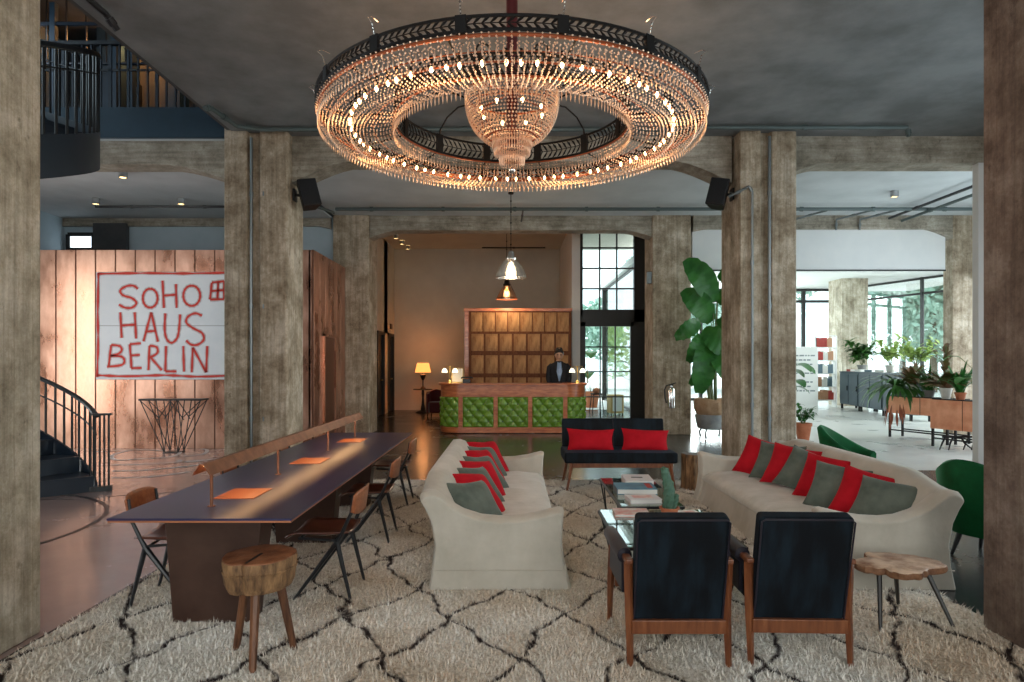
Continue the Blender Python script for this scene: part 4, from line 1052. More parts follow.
# ================================================================== RECEPTIONIST
def skin_body(name, joints, edges, m, parent, root_i=0, sub=2):
    me = bpy.data.meshes.new(name); me.from_pydata([j[0] for j in joints], edges, []); me.update()
    o = bpy.data.objects.new(name, me); COL.objects.link(o)
    if parent: o.parent = parent
    sk = o.modifiers.new('skin', 'SKIN'); sk.use_smooth_shade = True
    for i, j in enumerate(joints):
        v = me.skin_vertices[0].data[i]; r = j[1]; v.radius = (r, r) if not isinstance(r, tuple) else r; v.use_root = (i == root_i)
    s = o.modifiers.new('sub', 'SUBSURF'); s.levels = sub; s.render_levels = sub
    me.materials.append(m); return o
def person():
    S = 1.04
    J = [((0, 0, .96), (.15, .11)), ((0, 0, 1.12), (.14, .10)), ((0, -.01, 1.30), (.165, .105)), ((0, 0, 1.42), (.15, .085)), ((0, .0, 1.50), (.058, .058)), ((0, -.02, 1.56), (.052, .055)),
         ((-.15, 0, 1.39), .042), ((-.235, .03, 1.14), .045), ((-.20, -.11, .97), .036), ((-.16, -.20, .93), (.036, .022)),
         ((.15, 0, 1.39), .042), ((.235, .03, 1.14), .045), ((.20, -.11, .97), .036), ((.16, -.20, .93), (.036, .022)),
         ((-.09, 0, .88), .085), ((-.10, -.01, .50), .058), ((-.10, .02, .09), .04), ((-.10, -.12, .04), (.04, .03)),
         ((.09, 0, .88), .085), ((.10, -.01, .50), .058), ((.10, .02, .09), .04), ((.10, -.12, .04), (.04, .03))]
    E = [(0, 1), (1, 2), (2, 3), (3, 4), (4, 5), (3, 6), (6, 7), (7, 8), (8, 9), (3, 10), (10, 11), (11, 12), (12, 13), (0, 14), (14, 15), (15, 16), (16, 17), (0, 18), (18, 19), (19, 20), (20, 21)]
    # fingers
    for s, wi in ((-1, 9), (1, 13)):
        for k in range(4):
            x = s*(.16+.026-.017*k); L = (.035, .042, .040, .032)[k]
            i = len(J); J += [((x, -.24, .925), .0095), ((x, -.24-L, .915), .0085), ((x, -.24-L*1.6, .90), .0075)]
            E += [(wi, i), (i, i+1), (i+1, i+2)]
        i = len(J); J += [((s*.125, -.215, .92), .011), ((s*.110, -.245, .91), .009)]; E += [(wi, i), (i, i+1)]
    root = skin_body('person', J, E, M['skin'], None)
    root.location = (1.10, 15.25, 0); root.scale = (S, S, S)
    tag(root, 'receptionist in dark suit and pale blue shirt standing behind the desk looking down', 'person')
    # head (its own modelled surface joined over the neck)
    hm = MB(); n = 28; rings = []
    for i in range(19):
        t = i/18; z = -.125+.25*t
        wv = .078*math.sin(PI*min(1, max(.0, (t*.94+.05))))**.5
        if t < .35: wv *= .70+.30*(t/.35)
        dp = wv*1.22
        rg = []
        for k in range(n):
            a = 2*PI*k/n; x = wv*math.cos(a); y = dp*math.sin(a)+.008
            fr = max(0, -math.sin(a))
            if fr > .9:
                if .40 < t < .56: y -= .022*(fr-.9)*10*(1-(t-.40)/.2)
                if .24 < t < .31: y -= .007
            if fr > .5 and .55 < t < .62 and abs(abs(x)-.03) < .014: y += .008
            rg.append((x, y, z))
        rings.append(rg)
    hm.loft(rings)
    for s in (-1, 1): hm.sph((s*.078, .01, 0), .028, 8, (.35, .75, 1.1))
    H = Matrix.Translation((0, -.035, 1.655)) @ Matrix.Rotation(R(16), 4, 'X') @ Matrix.Scale(1.16, 4)
    hd = hm.xf(H).build('head', M['skin'], root, smooth=70)
    ey = MB()
    for s in (-1, 1): ey.b(s*.03-.014, s*.03+.014, -.089, -.082, .012, .019); ey.b(s*.03-.017, s*.03+.017, -.091, -.082, .030, .036)
    ey.b(-.02, .02, -.090, -.084, -.062, -.057)
    ey.xf(H).build('face_features', M['hair'], root)
    hr = MB(); rings = []
    for i in range(10):
        t = i/9; rg = []
        for k in range(n):
            a = 2*PI*k/n; s_ = math.sin(a); fr = max(0, -s_); z0 = .070*fr**.6+(-.085*max(0, s_))+(-.02)*(1-abs(s_))
            z = z0+(.128-z0)*math.sin(t*PI/2); q = .089*math.sqrt(max(.003, 1-(max(z, -.02)/.150)**2)); jt = 1+.05*math.sin(k*2.7+i*1.9)
            rg.append((q*math.cos(a)*jt, q*1.2*s_*jt+.012, z+(.012*math.sin(k*3.1+i) if t > .4 else 0)))
        rings.append(rg)
    hr.loft(rings).xf(H).build('hair', M['hair'], root, smooth=70)
    # jacket
    jk = MB(); n = 32; rings = []
    for z, wx, wy, fx in ((.80, .205, .145, 0), (.95, .195, .14, 0), (1.12, .185, .13, 0), (1.28, .215, .14, 0), (1.38, .225, .125, 0), (1.44, .20, .10, 0), (1.485, .10, .075, 0), (1.51, .072, .07, 0)):
        rings.append([(wx*math.copysign(abs(math.cos(2*PI*k/n))**.85, math.cos(2*PI*k/n)), wy*math.sin(2*PI*k/n), z) for k in range(n)])
    jk.loft(rings)
    jk.build('jacket', M['suit'], root, smooth=70)
    for s in (-1, 1):
        MB().tube([(s*.155, 0, 1.43), (s*.205, .01, 1.37), (s*.235, .03, 1.16), (s*.225, -.02, 1.06), (s*.20, -.11, .97)], [.050, .068, .060, .056, .046], 14).build('sleeve', M['suit'], root, smooth=70)
        MB().tube([(s*.20, -.105, .972), (s*.182, -.14, .955)], [.042, .040], 12).build('cuff', M['shirt'], root)
        MB().add([(s*.015, -.152, 1.05), (s*.065, -.152, 1.28), (s*.045, -.125, 1.47), (s*.075, -.10, 1.49), (s*.115, -.145, 1.34), (s*.055, -.160, 1.15)], [(0, 1, 2, 3, 4, 5)]).build('lapel', M['suit'], root, solid=.008)
    MB().add([(-.012, -.146, 1.06), (.012, -.146, 1.06), (.062, -.148, 1.28), (.04, -.118, 1.49), (0, -.115, 1.475), (-.04, -.118, 1.49), (-.062, -.148, 1.28)], [(0, 1, 2, 3, 4, 5, 6)]).build('shirt', M['shirt'], root, solid=.012)
    for s in (-1, 1):
        MB().tube([(s*.09, 0, .92), (s*.10, -.01, .50), (s*.10, .01, .06)], [.105, .08, .068], 14).build('trouser_leg', M['suit'], root)
        MB().sph((s*.10, -.07, .04), .06, 12, (.8, 2.1, .65)).build('shoe', M['black'], root)
person()

# ================================================================== ALCOVE FURNITURE
def pedestal_lamp():
    p = W(423, 412, 19.9); x, y = p.x, 19.9
    t = thing('pedestal_table', 'dark round pedestal table carrying the glowing lamp in the alcove', 'side table', (x, y, 0))
    MB().lathe([(.30, .70), (.30, .725), (.28, .73), (.001, .73)], n=28).build('top', M['dark_door'], t)
    MB().lathe([(.035, .70), (.045, .6), (.03, .45), (.045, .25), (.07, .14), (.07, .08), (.03, .06)], n=16).build('column', M['dark_door'], t)
    MB().lathe([(.22, 0), (.20, .03), (.08, .07), (.05, .1)], n=20).build('base', M['dark_door'], t)
    l = thing('table_lamp', 'glowing orange shaded lamp with black urn base on the pedestal table', 'lamp', (x, y, .731))
    MB().lathe([(.08, 0), (.09, .02), (.05, .05), (.02, .09), (.018, .26), (.05, .30), (.09, .40), (.095, .43), (.03, .45), (.012, .5), (.012, .60)], n=20).build('base', M['black'], l)
    MB().lathe([(.245, .50), (.175, .79)], n=28, caps=False).build('lamp_shade', M['lampshade'], l, solid=.004)
    point('table_lamp_bulb_light', (x, y-.02, .731+.66), 15, (1, .40, .14), .08)
    point('table_lamp_top_light', (x, y, .731+.86), 12, (1, .40, .14), .06)
pedestal_lamp()
t = thing('tub_chair', 'dark oxblood chair half hidden behind the left end of the reception desk', 'armchair', (-2.05, 18.2, 0), R(20))
MB().b(-.32, .32, -.3, .3, .14, .44).build('seat', M['dark_red'], t, bevel=.05, seg=3)
MB().loft([[((.36+w)*math.cos(R(a)), (.34+w)*math.sin(R(a)), z) for w, z in ((0, .14), (0, .78-.12*abs(a-90)/100), (-.09, .78-.12*abs(a-90)/100), (-.09, .14))] for a in range(-10, 191, 10)]).build('backrest', M['dark_red'], t, bevel=.02)
for sx in (-1, 1):
    for sy in (-1, 1): MB().cyl((sx*.27, sy*.24, 0), (sx*.25, sy*.22, .15), .016, .024, 8).build('leg', M['black'], t)
t = thing('exit_sign', 'tiny dark sign over the alcove door', 'sign', (-3.79, 20.35, 2.66))
MB().b(-.01, .02, -.14, .14, -.08, .08).build('sign_box', M['dark_door'], t)

# pendants
def pendant(label, x, y, zs, ztop, glassm, rr, hh, cone):
    t = thing('pendant_lamp', label, 'pendant lamp', (x, y, zs))
    if cone: pr = [(rr, 0), (rr*1.02, .01), (rr*.62, hh*.42), (rr*.30, hh*.66)]
    else: pr = [(rr, 0), (rr*1.03, .012), (rr*.95, hh*.16), (rr*.78, hh*.40), (rr*.52, hh*.60), (rr*.33, hh*.68)]
    n = 60
    rings = [[((r*(1+.012*(k % 2)))*math.cos(2*PI*k/n), (r*(1+.012*(k % 2)))*math.sin(2*PI*k/n), z) for k in range(n)] for r, z in pr]
    MB().loft(rings, False).build('glass_shade', glassm, t)
    MB().tube([(rr*1.01*math.cos(2*PI*k/40), rr*1.01*math.sin(2*PI*k/40), .005) for k in range(40)], .010, 6, closed=True).build('rim', M['chrome'] if not cone else M['gilt'], t)
    MB().lathe([(rr*.34, hh*.66), (rr*.36, hh*.72), (rr*.24, hh*.78), (rr*.20, hh*.95), (rr*.10, hh)], n=20).build('cap', M['chrome'] if not cone else M['iron'], t)
    MB().sph((0, 0, hh*.45), .045, 12).build('bulb', mat('warm_bulb', (1, .8, .5), .3, emis=(1, .62, .3), es=5), t)
    m = MB().cyl((0, 0, hh), (0, 0, ztop-zs), .008, n=6)
    for k in range(5): m.sph((0, 0, hh+.12+.2*k), .018, 6)
    m.lathe([(.05, ztop-zs-.03), (.05, ztop-zs-.001)], n=12)
    if cone:
        for k in range(3):
            a = 2*PI*k/3; m.tube([(rr*math.cos(a), rr*math.sin(a), .01), (rr*.2*math.cos(a), rr*.2*math.sin(a), hh*.9)], .006, 5)
    m.build('cord', M['iron'], t)
    point('pendant_light', (x, y, zs-.05), 26, (1, .76, .52), .10)
pendant('ribbed clear glass pendant hanging nearest, in front of the concrete beam', -.02, 12.0, 3.10, ZC-.0, M['shade_glass'], .275, .50, False)
pendant('smaller amber conical pendant hanging behind the glass one', -.13, 16.0, 3.10, 5.19, M['shade_amber'], .255, .50, True)

# ================================================================== SPEAKERS, PIPES, DOWNLIGHTS
def speaker(label, x, z, sx):
    t = thing('wall_speaker', label, 'loudspeaker', (x, 9.05, z), 0, 'black speakers on the piers')
    T = Matrix.Rotation(R(sx*-14), 4, 'Y') @ Matrix.Rotation(R(sx*28), 4, 'Z')
    MB().prism([(-.13, -.12), (.13, -.12), (.09, .13), (-.09, .13)], -.19, .19, 'z').xf(T).build('cabinet', M['speaker'], t, bevel=.012)
    g = MB().b(-.115, .115, -.135, -.121, -.175, .175).xf(T); g.build('grille', M['black'], t, bevel=.005)
    MB().tube([(0, .05, 0), (-sx*.1, .05, .0), (-sx*.195, .03, .0)], .02, 8).build('bracket', M['speaker'], t)
    MB().b(-sx*.195-.012, -sx*.195+.012, -.03, .11, -.08, .08).build('wall_plate', M['speaker'], t)
speaker('black speaker tilted on the left pier under the chandelier edge', -XI+.21, 3.88, 1)
speaker('black speaker tilted on the right pier beside the chandelier', XI+.04-.21, 3.89, -1)
def pipe(label, pts, r=.02, m='pipe_green', clips=0):
    t = thing('conduit_pipe', label, 'pipe', pts[0], 0)
    o = Vector(pts[0]); L = [Vector(p)-o for p in pts]
    MB().tube(L, r, 8).build('tube', M[m], t)
    for a, b_ in zip(L, L[1:]):
        n = max(1, int((b_-a).length/1.4))
        for i in range(n):
            p = a.lerp(b_, (i+.5)/n); d = (b_-a).normalized(); MB().cyl(p-d*.03, p+d*.03, r*1.35, n=8).build('clip', M[m], t)
zc = ZC-.045
pipe('conduit along the ceiling edge at top left ending in a bent nozzle', [(-3.60, 4.0, zc), (-3.60, 5.75, zc), (-3.55, 5.85, zc-.10)], .028, 'black')
pipe('conduit on the ceiling turning along the left pier', [(-3.66, 7.75, zc-.06), (-3.66, 7.9, zc), (-3.60, 8.5, zc), (-3.35, 8.62, zc), (-1.6, 8.62, zc), (2.3, 8.62, zc)], .03, 'pipe_green')
pipe('conduit on the ceiling right of the right pier with a bent end', [(2.5, 8.55, zc), (5.20, 8.55, zc), (5.22, 8.55, zc-.12)], .028, 'pipe_green')
pipe('long conduit crossing the pale ceiling behind the beams', [(-3.5, 12.9, zc-.05), (9.3, 12.9, zc-.05)], .035, 'pipe_green')
pipe('conduit under the gallery left of the pier', [(-8.2, 12.8, ZC-.072), (-3.9, 12.8, ZC-.072)], .025, 'black')
pipe('short diagonal conduit left of the reception beam', [(-4.1, 12.0, zc-.05), (-3.62, 13.2, zc-.05)], .03, 'pipe_green')
pipe('black track on the side bay ceiling running towards the white wall, left one', [(7.95, 13.7, ZC-.10), (7.95, 10.0, ZC-.10)], .028, 'black')
pipe('green track on the side bay ceiling running towards the white wall, right one', [(8.25, 13.75, ZC-.14), (8.25, 10.0, ZC-.14)], .03, 'pipe_green')
pipe('conduit dropping on the white wall panel', [(5.35, 13.85, 4.42), (5.35, 13.85, 3.62)], .022, 'pipe')
for k, x in enumerate((6.0, 6.9, 7.4)):
    pipe(['leftmost', 'middle', 'rightmost'][k]+' of three conduits bent over the beam in the side bay', [(x+.4, 13.2, ZC-.05), (x, 13.82, ZC-.10), (x, 13.84, 4.36)], .022, 'pipe')
pipe('thin cable tray in the alcove ceiling', [(-.9, 19.5, 4.98), (1.0, 19.5, 4.98)], .02, 'black')
pipe('short rod dropping on the reception beam', [(.22, 12.9, ZC-.1), (.2, 13.86, 4.55)], .018, 'black')
# vertical conduits on the piers
pipe('left vertical conduit on the left pier', [(-3.545, 8.84, 0.01), (-3.545, 8.84, 4.6)], .020, 'pipe')
pipe('right vertical conduit on the left pier', [(-3.375, 8.84, 0.01), (-3.375, 8.84, 4.6)], .018, 'pipe')
pipe('inner vertical conduit on the right pier curving to the speaker', [(3.24, 8.77, 0.01), (3.24, 8.77, 3.85), (3.20, 8.77, 3.92), (2.95, 8.85, 3.80)], .018, 'pipe')
pipe('outer vertical conduit on the right pier', [(3.50, 8.84, 0.01), (3.50, 8.84, 4.62)], .022, 'pipe')
def downlight(label, x, y, z):
    t = thing('downlight', label, 'ceiling light', (x, y, z), 0, 'small downlights')
    MB().lathe([(.07, 0), (.07, -.11), (.055, -.11), (.05, -.03)], n=16, caps=False).build('housing', M['zinc'], t)
    MB().lathe([(.052, -.085), (.001, -.085)], n=16).build('lens', mat('downlight_lens', (1, .9, .7), .4, emis=(1, .8, .5), es=3), t)
zu = ZC-.05
names = ['downlight under the gallery nearest the spiral stair drum', 'downlight under the gallery farthest left', 'downlight under the gallery, left of the pair by the pier', 'downlight under the gallery just left of the pier top']
for nm, (x, y) in zip(names, ((123, 174), (96, 201), (181, 201), (223, 174))):
    d = (zu-.05-HC)*F/(VY-y); downlight(nm, (x-VX)*d/F, d, zu)
for k, (x, y) in enumerate(((396, 237), (402, 243), (408, 248))):
    d = (5.12-HC)*F/(VY-y); downlight(['nearest', 'middle', 'farthest'][k]+' of three small spots on the alcove ceiling', (x-VX)*d/F, min(d, 20.6), 5.19)
downlight('round white fitting on the side bay ceiling', 7.0, 11.9, ZC)

# extinguisher
p = W(671, 398, YB0-.07)
t = thing('flask_extinguisher', 'chrome flask shaped fire extinguisher with black hose hung on the pier', 'fire extinguisher', (p.x, YB0-.085, .58))
MB().lathe([(.075, 0), (.08, .02), (.08, .36), (.06, .42), (.03, .44), (.03, .47)], n=24).build('cylinder', M['chrome'], t)
MB().b(-.035, .035, -.03, .03, .47, .50).beam((0, 0, .50), (.10, 0, .53), .02, .02).build('valve', M['black'], t)
MB().tube([(-.03, 0, .49), (-.10, 0, .47), (-.14, 0, .38), (-.13, 0, .22), (-.10, 0, .10)], .014, 8).build('hose', M['black'], t)
MB().b(-.03, .03, .07, .086, .2, .26).build('bracket', M['black'], t)
# switch boxes
t = thing('switch_box', 'small grey box on the pier edge beside the tall window', 'switch', (3.0, 13.9, 3.36)); MB().b(-.10, -.001, .02, .12, -.13, .13).build('box', M['pipe'], t, bevel=.01)

# ================================================================== SPIRAL STAIR + GALLERY RAIL
def staircase():
    ax, ay, Ro, Rin = -6.3, 6.6, 1.76, .14; A0 = 42.0; k = 4.07/360; A1 = A0+446
    root = thing('spiral_staircase', 'blue black steel spiral staircase behind the left foreground pier', 'staircase', (ax, ay, 0))
    def P(r, a, z): return (r*math.cos(R(a)), r*math.sin(R(a)), z)
    n = 27; da = (A1-A0)/n; rise = (A1-A0)*k/n
    for i in range(n):
        a = A0+i*da; z = rise*(i+1)
        m = MB()
        rings = [[P(Rin, a+da*1.08*j/4, z-.03), P(Ro-.01, a+da*1.08*j/4, z-.03), P(Ro-.01, a+da*1.08*j/4, z), P(Rin, a+da*1.08*j/4, z)] for j in range(5)]
        m.loft(rings)
        m.add([P(Rin, a, z-rise), P(Ro-.01, a, z-rise), P(Ro-.01, a, z-.02), P(Rin, a, z-.02)], [(0, 1, 2, 3)])
        m.build('step', M['blue_black'], root, solid=0)
    N = 150
    lo = lambda a: max(0.0, (a-A0)*k-.16)
    hi = lambda a: (a-A0)*k+(.27 if a > A0+60 else .10+.17*(a-A0)/60)
    rings = []
    for j in range(N+1):
        a = A0+(A1-A0)*j/N; rings.append([P(Ro, a, lo(a)), P(Ro+.03, a, lo(a)), P(Ro+.03, a, hi(a)), P(Ro, a, hi(a))])
    MB().loft(rings).build('stringer', M['blue_black'], root)
    MB().cyl((0, 0, 0), (0, 0, 6.2), .14, n=24).build('newel_column', M['blue_black'], root)
    def rz(a):
        t = min(1, max(0, (a-A0-60)/140)); return (a-A0)*k*(1-.12*max(0, 1-(a-A0)/60))+.90+.25*t
    MB().tube([P(Ro+.015, a, rz(a)) for a in [A0+(A1-A0)*j/N for j in range(N+1)]], .026, 8, sx=1.4, sy=.8).build('handrail', M['black'], root)
    MB().tube([P(Ro+.015, a, rz(a)-.22) for a in [A0+(A1-A0)*j/N for j in range(N+1)]], .010, 6).build('mid_rail', M['black'], root)
    nb = 92
    for i in range(nb):
        a = A0+4+(A1-A0-6)*i/(nb-1)
        MB().cyl(P(Ro+.015, a, hi(a)-.02), P(Ro+.015, a, rz(a)), .014, n=6).build('baluster', M['black'], root)
    # closed newel group at the foot
    x, y, _ = P(Ro, A0, 0)
    for q in range(5): MB().cyl((x-.05+.042*q, y+.02*q, .0), (x-.05+.042*q, y+.02*q, .92), .012, n=6).build('newel_bar', M['black'], root)
    MB().beam((x-.06, y, .92), (x+.15, y+.09, .92), .06, .025).build('newel_cap', M['black'], root)
    MB().beam((x-.06, y, .03), (x+.15, y+.09, .03), .09, .06).build('newel_foot', M['black'], root)
staircase()
def gallery_rail():
    y = 9.05; z0 = ZC+.38; x0, x1 = -9.5, -3.9
    root = thing('gallery_railing', 'dark railing of thin bars along the upper gallery edge', 'railing', ((x0+x1)/2, y, z0))
    cx = (x0+x1)/2
    MB().b(x0-cx, x1-cx, -.035, .035, .90, .95).build('top_rail', M['black'], root)
    MB().b(x0-cx, x1-cx, -.012, .012, .54, .565).build('mid_rail', M['black'], root)
    n = 44
    for i in range(n):
        x = x0+(x1-x0)*i/(n-1); w = .022 if i % 5 == 0 else .011
        MB().b(x-cx-w, x-cx+w, -.012, .012, 0, .92).build('baluster', M['blue_black'], root)
gallery_rail()
def upper_rail():
    y = 12.2; z0 = ZC+.40; cx = -6.7
    root = thing('upper_flight_railing', 'second railing with tall posts farther back on the gallery', 'railing', (cx, y, z0))
    MB().b(-2.6, 2.0, -.03, .03, 2.78, 2.84).b(-2.6, 2.0, -.03, .03, 2.05, 2.08).build('rail', M['blue_black'], root)
    for x in (-2.5, -1.9, -.75, -.45, 1.2):
        MB().b(x-.05, x+.05, -.05, .05, 0, 3.2).build('post', M['fascia'], root)
    for i in range(12): MB().b(-2.4+.37*i-.012, -2.4+.37*i+.012, -.012, .012, 2.1, 3.3).build('baluster', M['black'], root)
upper_rail()

# ================================================================== PAINTED CANVAS
def canvas():
    d = 11.585; y = d; sc = d/F
    x0, x1 = (96-VX)*sc, (228.5-VX)*sc; z0, z1 = HC+(VY-379.5)*sc, HC+(VY-272)*sc
    root = thing('painted_canvas', 'white canvas with red spray painted lettering hung on the copper wall', 'painting', ((x0+x1)/2, y, z0))
    cx = (x0+x1)/2
    MB().b(x0-cx, x1-cx, 0, .04, 0, z1-z0).build('canvas', M['canvas'], root, bevel=.004)
    MB().b(x0-cx, x1-cx, -.0015, 0, (z1-z0)*.50-.004, (z1-z0)*.50+.004).build('fold_line', M['grey_pot'], root)
    def X(p): return ((p[0]/2.841-VX)*sc-cx, HC+(VY-(220+p[1]/2.841))*sc-z0)
    def stroke(mb, pts, wd, dy, jit=1.0):
        P = [Vector(X(p)) for p in pts]
        if len(P) > 2:
            Q = []
            for i in range(len(P)-1):
                a, b_, c, d_ = P[max(i-1, 0)], P[i], P[i+1], P[min(i+2, len(P)-1)]
                for k in range(4):
                    t = k/4; Q.append(.5*((2*b_)+(c-a)*t+(2*a-5*b_+4*c-d_)*t*t+(3*b_-a-3*c+d_)*t**3))
            Q.append(P[-1]); P = Q
        else: P = [P[0].lerp(P[1], t/4) for t in range(5)]
        L = []
        for i, p in enumerate(P):
            t = (P[min(i+1, len(P)-1)]-P[max(i-1, 0)]).normalized(); nn = Vector((-t.y, t.x)); q = wd*(1+jit*.16*math.sin(i*2.1+p.x*9))
            L += [(p.x+nn.x*q, dy, p.y+nn.y*q), (p.x-nn.x*q, dy, p.y-nn.y*q)]
        mb.add(L, [(2*i, 2*i+1, 2*i+3, 2*i+2) for i in range(len(P)-1)])
    def circ(cx_, cy_, rx, ry): return [(cx_+rx*math.sin(2*PI*k/12), cy_-ry*math.cos(2*PI*k/12)) for k in range(13)]
    S_ = [[(392, 196), (380, 187), (360, 188), (342, 200), (350, 214), (375, 222), (388, 236), (375, 249), (355, 249), (338, 240)], circ(427, 222, 21, 27),
          [(462, 172), (466, 250)], [(500, 182), (502, 250)], [(464, 215), (502, 212)], circ(545, 215, 24, 29),
          [(602, 178), (637, 174)], [(637, 174), (637, 225)], [(637, 225), (597, 226)], [(597, 226), (602, 178)], [(620, 176), (618, 226)], [(599, 202), (638, 199)],
          [(342, 262), (346, 335)], [(383, 262), (387, 337)], [(344, 300), (386, 297)], [(408, 345), (430, 262)], [(430, 262), (449, 346)], [(416, 317), (443, 315)],
          [(470, 265), (468, 310), (474, 338), (488, 349), (503, 336), (509, 310), (512, 268)],
          [(574, 272), (555, 265), (534, 275), (530, 292), (550, 308), (574, 321), (579, 340), (562, 354), (543, 354), (529, 342)],
          [(316, 355), (309, 416)], [(316, 355), (340, 358), (346, 370), (335, 381), (314, 386)], [(314, 386), (345, 388), (354, 400), (345, 412), (304, 417)],
          [(369, 353), (374, 421)], [(369, 353), (401, 350)], [(371, 385), (398, 383)], [(373, 421), (403, 420)],
          [(425, 357), (422, 427)], [(425, 357), (445, 361), (447, 378), (424, 392)], [(430, 392), (460, 427)], [(472, 358), (470, 430)], [(470, 430), (502, 430)],
          [(521, 358), (523, 431)], [(545, 433), (548, 362)], [(548, 362), (586, 433)], [(586, 433), (589, 358)]]
    Bd = [[(279, 153), (400, 151), (520, 152), (646, 150)], [(280, 150), (278, 260), (279, 350), (276, 446)], [(276, 441), (360, 444), (470, 441), (560, 445), (648, 442)], [(646, 150), (648, 442)]]
    m = MB(); h = MB()
    for s in S_: stroke(m, s, .019, -.004); stroke(h, s, .038, -.002)
    for s in Bd: stroke(m, s, .018, -.004, 2.6)
    for s in Bd: stroke(h, s, .034, -.002)
    h.build('overspray', M['red_haze'], root, smooth=None, fix=False); m.build('lettering', M['red_spray'], root, smooth=None, fix=False)
canvas()
M['red_haze'].node_tree.nodes['Principled BSDF'].inputs['Alpha'].default_value = .30

# wire console
def wire_console():
    p = G(174, 450); y = 11.2; sc = y/F
    x = (174-VX)*sc; w_ = (205-143)/2*sc; h = (450-397)*sc
    t = thing('wire_console', 'black wire console table standing below the painted canvas', 'console table', (x, y, 0))
    h = .92
    MB().b(-w_, w_, -.14, .14, h-.03, h).build('top', M['black'], t)
    def leg(a, b_): MB().tube([a, b_], .008, 6).build('wire_leg', M['black'], t)
    for s in (-1, 1):
        for yy in (-.12, .12):
            leg((s*w_*.96, yy, h-.03), (s*w_*.22, yy*.8, 0)); leg((s*w_*.45, yy, h-.03), (s*w_*.22, yy*.8, 0))
            leg((s*w_*.96, yy, h-.03), (s*w_*.36, yy*.9, h-.33)); leg((0, yy, h-.03), (s*w_*.42, yy*.9, h-.36)); leg((0, yy, h-.03), (s*w_*.22, yy*.8, .0))
    MB().b(-w_*.26, w_*.26, -.11, .11, 0, .015).build('foot_frame', M['black'], t)
wire_console()
# chalk white outline drawing on the floor
def floor_drawing():
    m = MB()
    def fl(pts, wd=.032):
        P = [G(*p) for p in pts]; Q = []
        for i in range(len(P)-1):
            a, b_, c, d_ = P[max(i-1, 0)], P[i], P[i+1], P[min(i+2, len(P)-1)]
            for k in range(4):
                t = k/4; Q.append(.5*((2*b_)+(c-a)*t+(2*a-5*b_+4*c-d_)*t*t+(3*b_-a-3*c+d_)*t**3))
        Q.append(P[-1]); L = []
        for i, p in enumerate(Q):
            t = (Q[min(i+1, len(Q)-1)]-Q[max(i-1, 0)]).normalized(); nn = Vector((-t.y, t.x, 0))*wd
            L += [(p.x+nn.x, p.y+nn.y, .004), (p.x-nn.x, p.y-nn.y, .004)]
        m.add(L, [(2*i, 2*i+1, 2*i+3, 2*i+2) for i in range(len(Q)-1)])
    fl([(168, 451), (135, 450), (113, 455), (116, 460), (140, 459), (170, 457), (180, 453), (176, 450)])
    fl([(200, 449), (207, 450), (204, 454), (190, 456), (180, 456)]); fl([(178, 460), (190, 462), (222, 458)])
    fl([(112, 465), (150, 464), (205, 460)]); fl([(112, 471), (150, 470), (200, 465)]); fl([(112, 478), (150, 477), (190, 472)]); fl([(96, 452), (112, 451), (135, 450)])
    o = m.build('trim_12', M['white_line'], smooth=None); o['kind'] = 'structure'; o['label'] = 'white outline drawing on the stair hall floor'
floor_drawing()
# ================================================================== PLANTS AND THE SIDE ROOM
def leaf_blade(m, base, az, L, lift, droop, wd, n=7, fold=.15, wave=0):
    """an arching blade with width, from base"""
    p = Vector(base); el = lift; vs = []
    for i in range(n+1):
        t = i/n; w_ = wd*max(.04, math.sin(PI*min(1, .08+t*.90))**.8)
        sd = Vector((-math.sin(az), math.cos(az), 0)); up = Vector((-math.cos(az)*math.sin(el), -math.sin(az)*math.sin(el), math.cos(el)))
        vs += [p+sd*w_+up*fold*w_*(1+wave*math.sin(i*2.5)), p, p-sd*w_+up*fold*w_*(1-wave*math.sin(i*2.5))]
        d = Vector((math.cos(az)*math.cos(el), math.sin(az)*math.cos(el), math.sin(el))); p = p+d*(L/n); el -= droop/n
    fs = []
    for i in range(n): a = 3*i; fs += [(a, a+1, a+4, a+3), (a+1, a+2, a+5, a+4)]
    m.add(vs, fs)
def leaf_cloud(m, c, rad, n, size, g):
    v = g.normal(size=(n, 3)); v /= np.linalg.norm(v, axis=1)[:, None]; v *= (g.random(n)**.4)[:, None]; P = v*np.array(rad)+np.array(c)
    a = g.normal(size=(n, 3)); a /= np.linalg.norm(a, axis=1)[:, None]; b_ = np.cross(a, g.normal(size=(n, 3))); b_ /= np.linalg.norm(b_, axis=1)[:, None]
    s = size*(.6+.8*g.random(n))[:, None]
    Q = np.stack([P-a*s, P+b_*s*.5, P+a*s, P-b_*s*.5], 1).reshape(-1, 3); k = len(m.v)
    m.v += [tuple(q) for q in Q]; m.f += [(k+4*i, k+4*i+1, k+4*i+2, k+4*i+3) for i in range(n)]

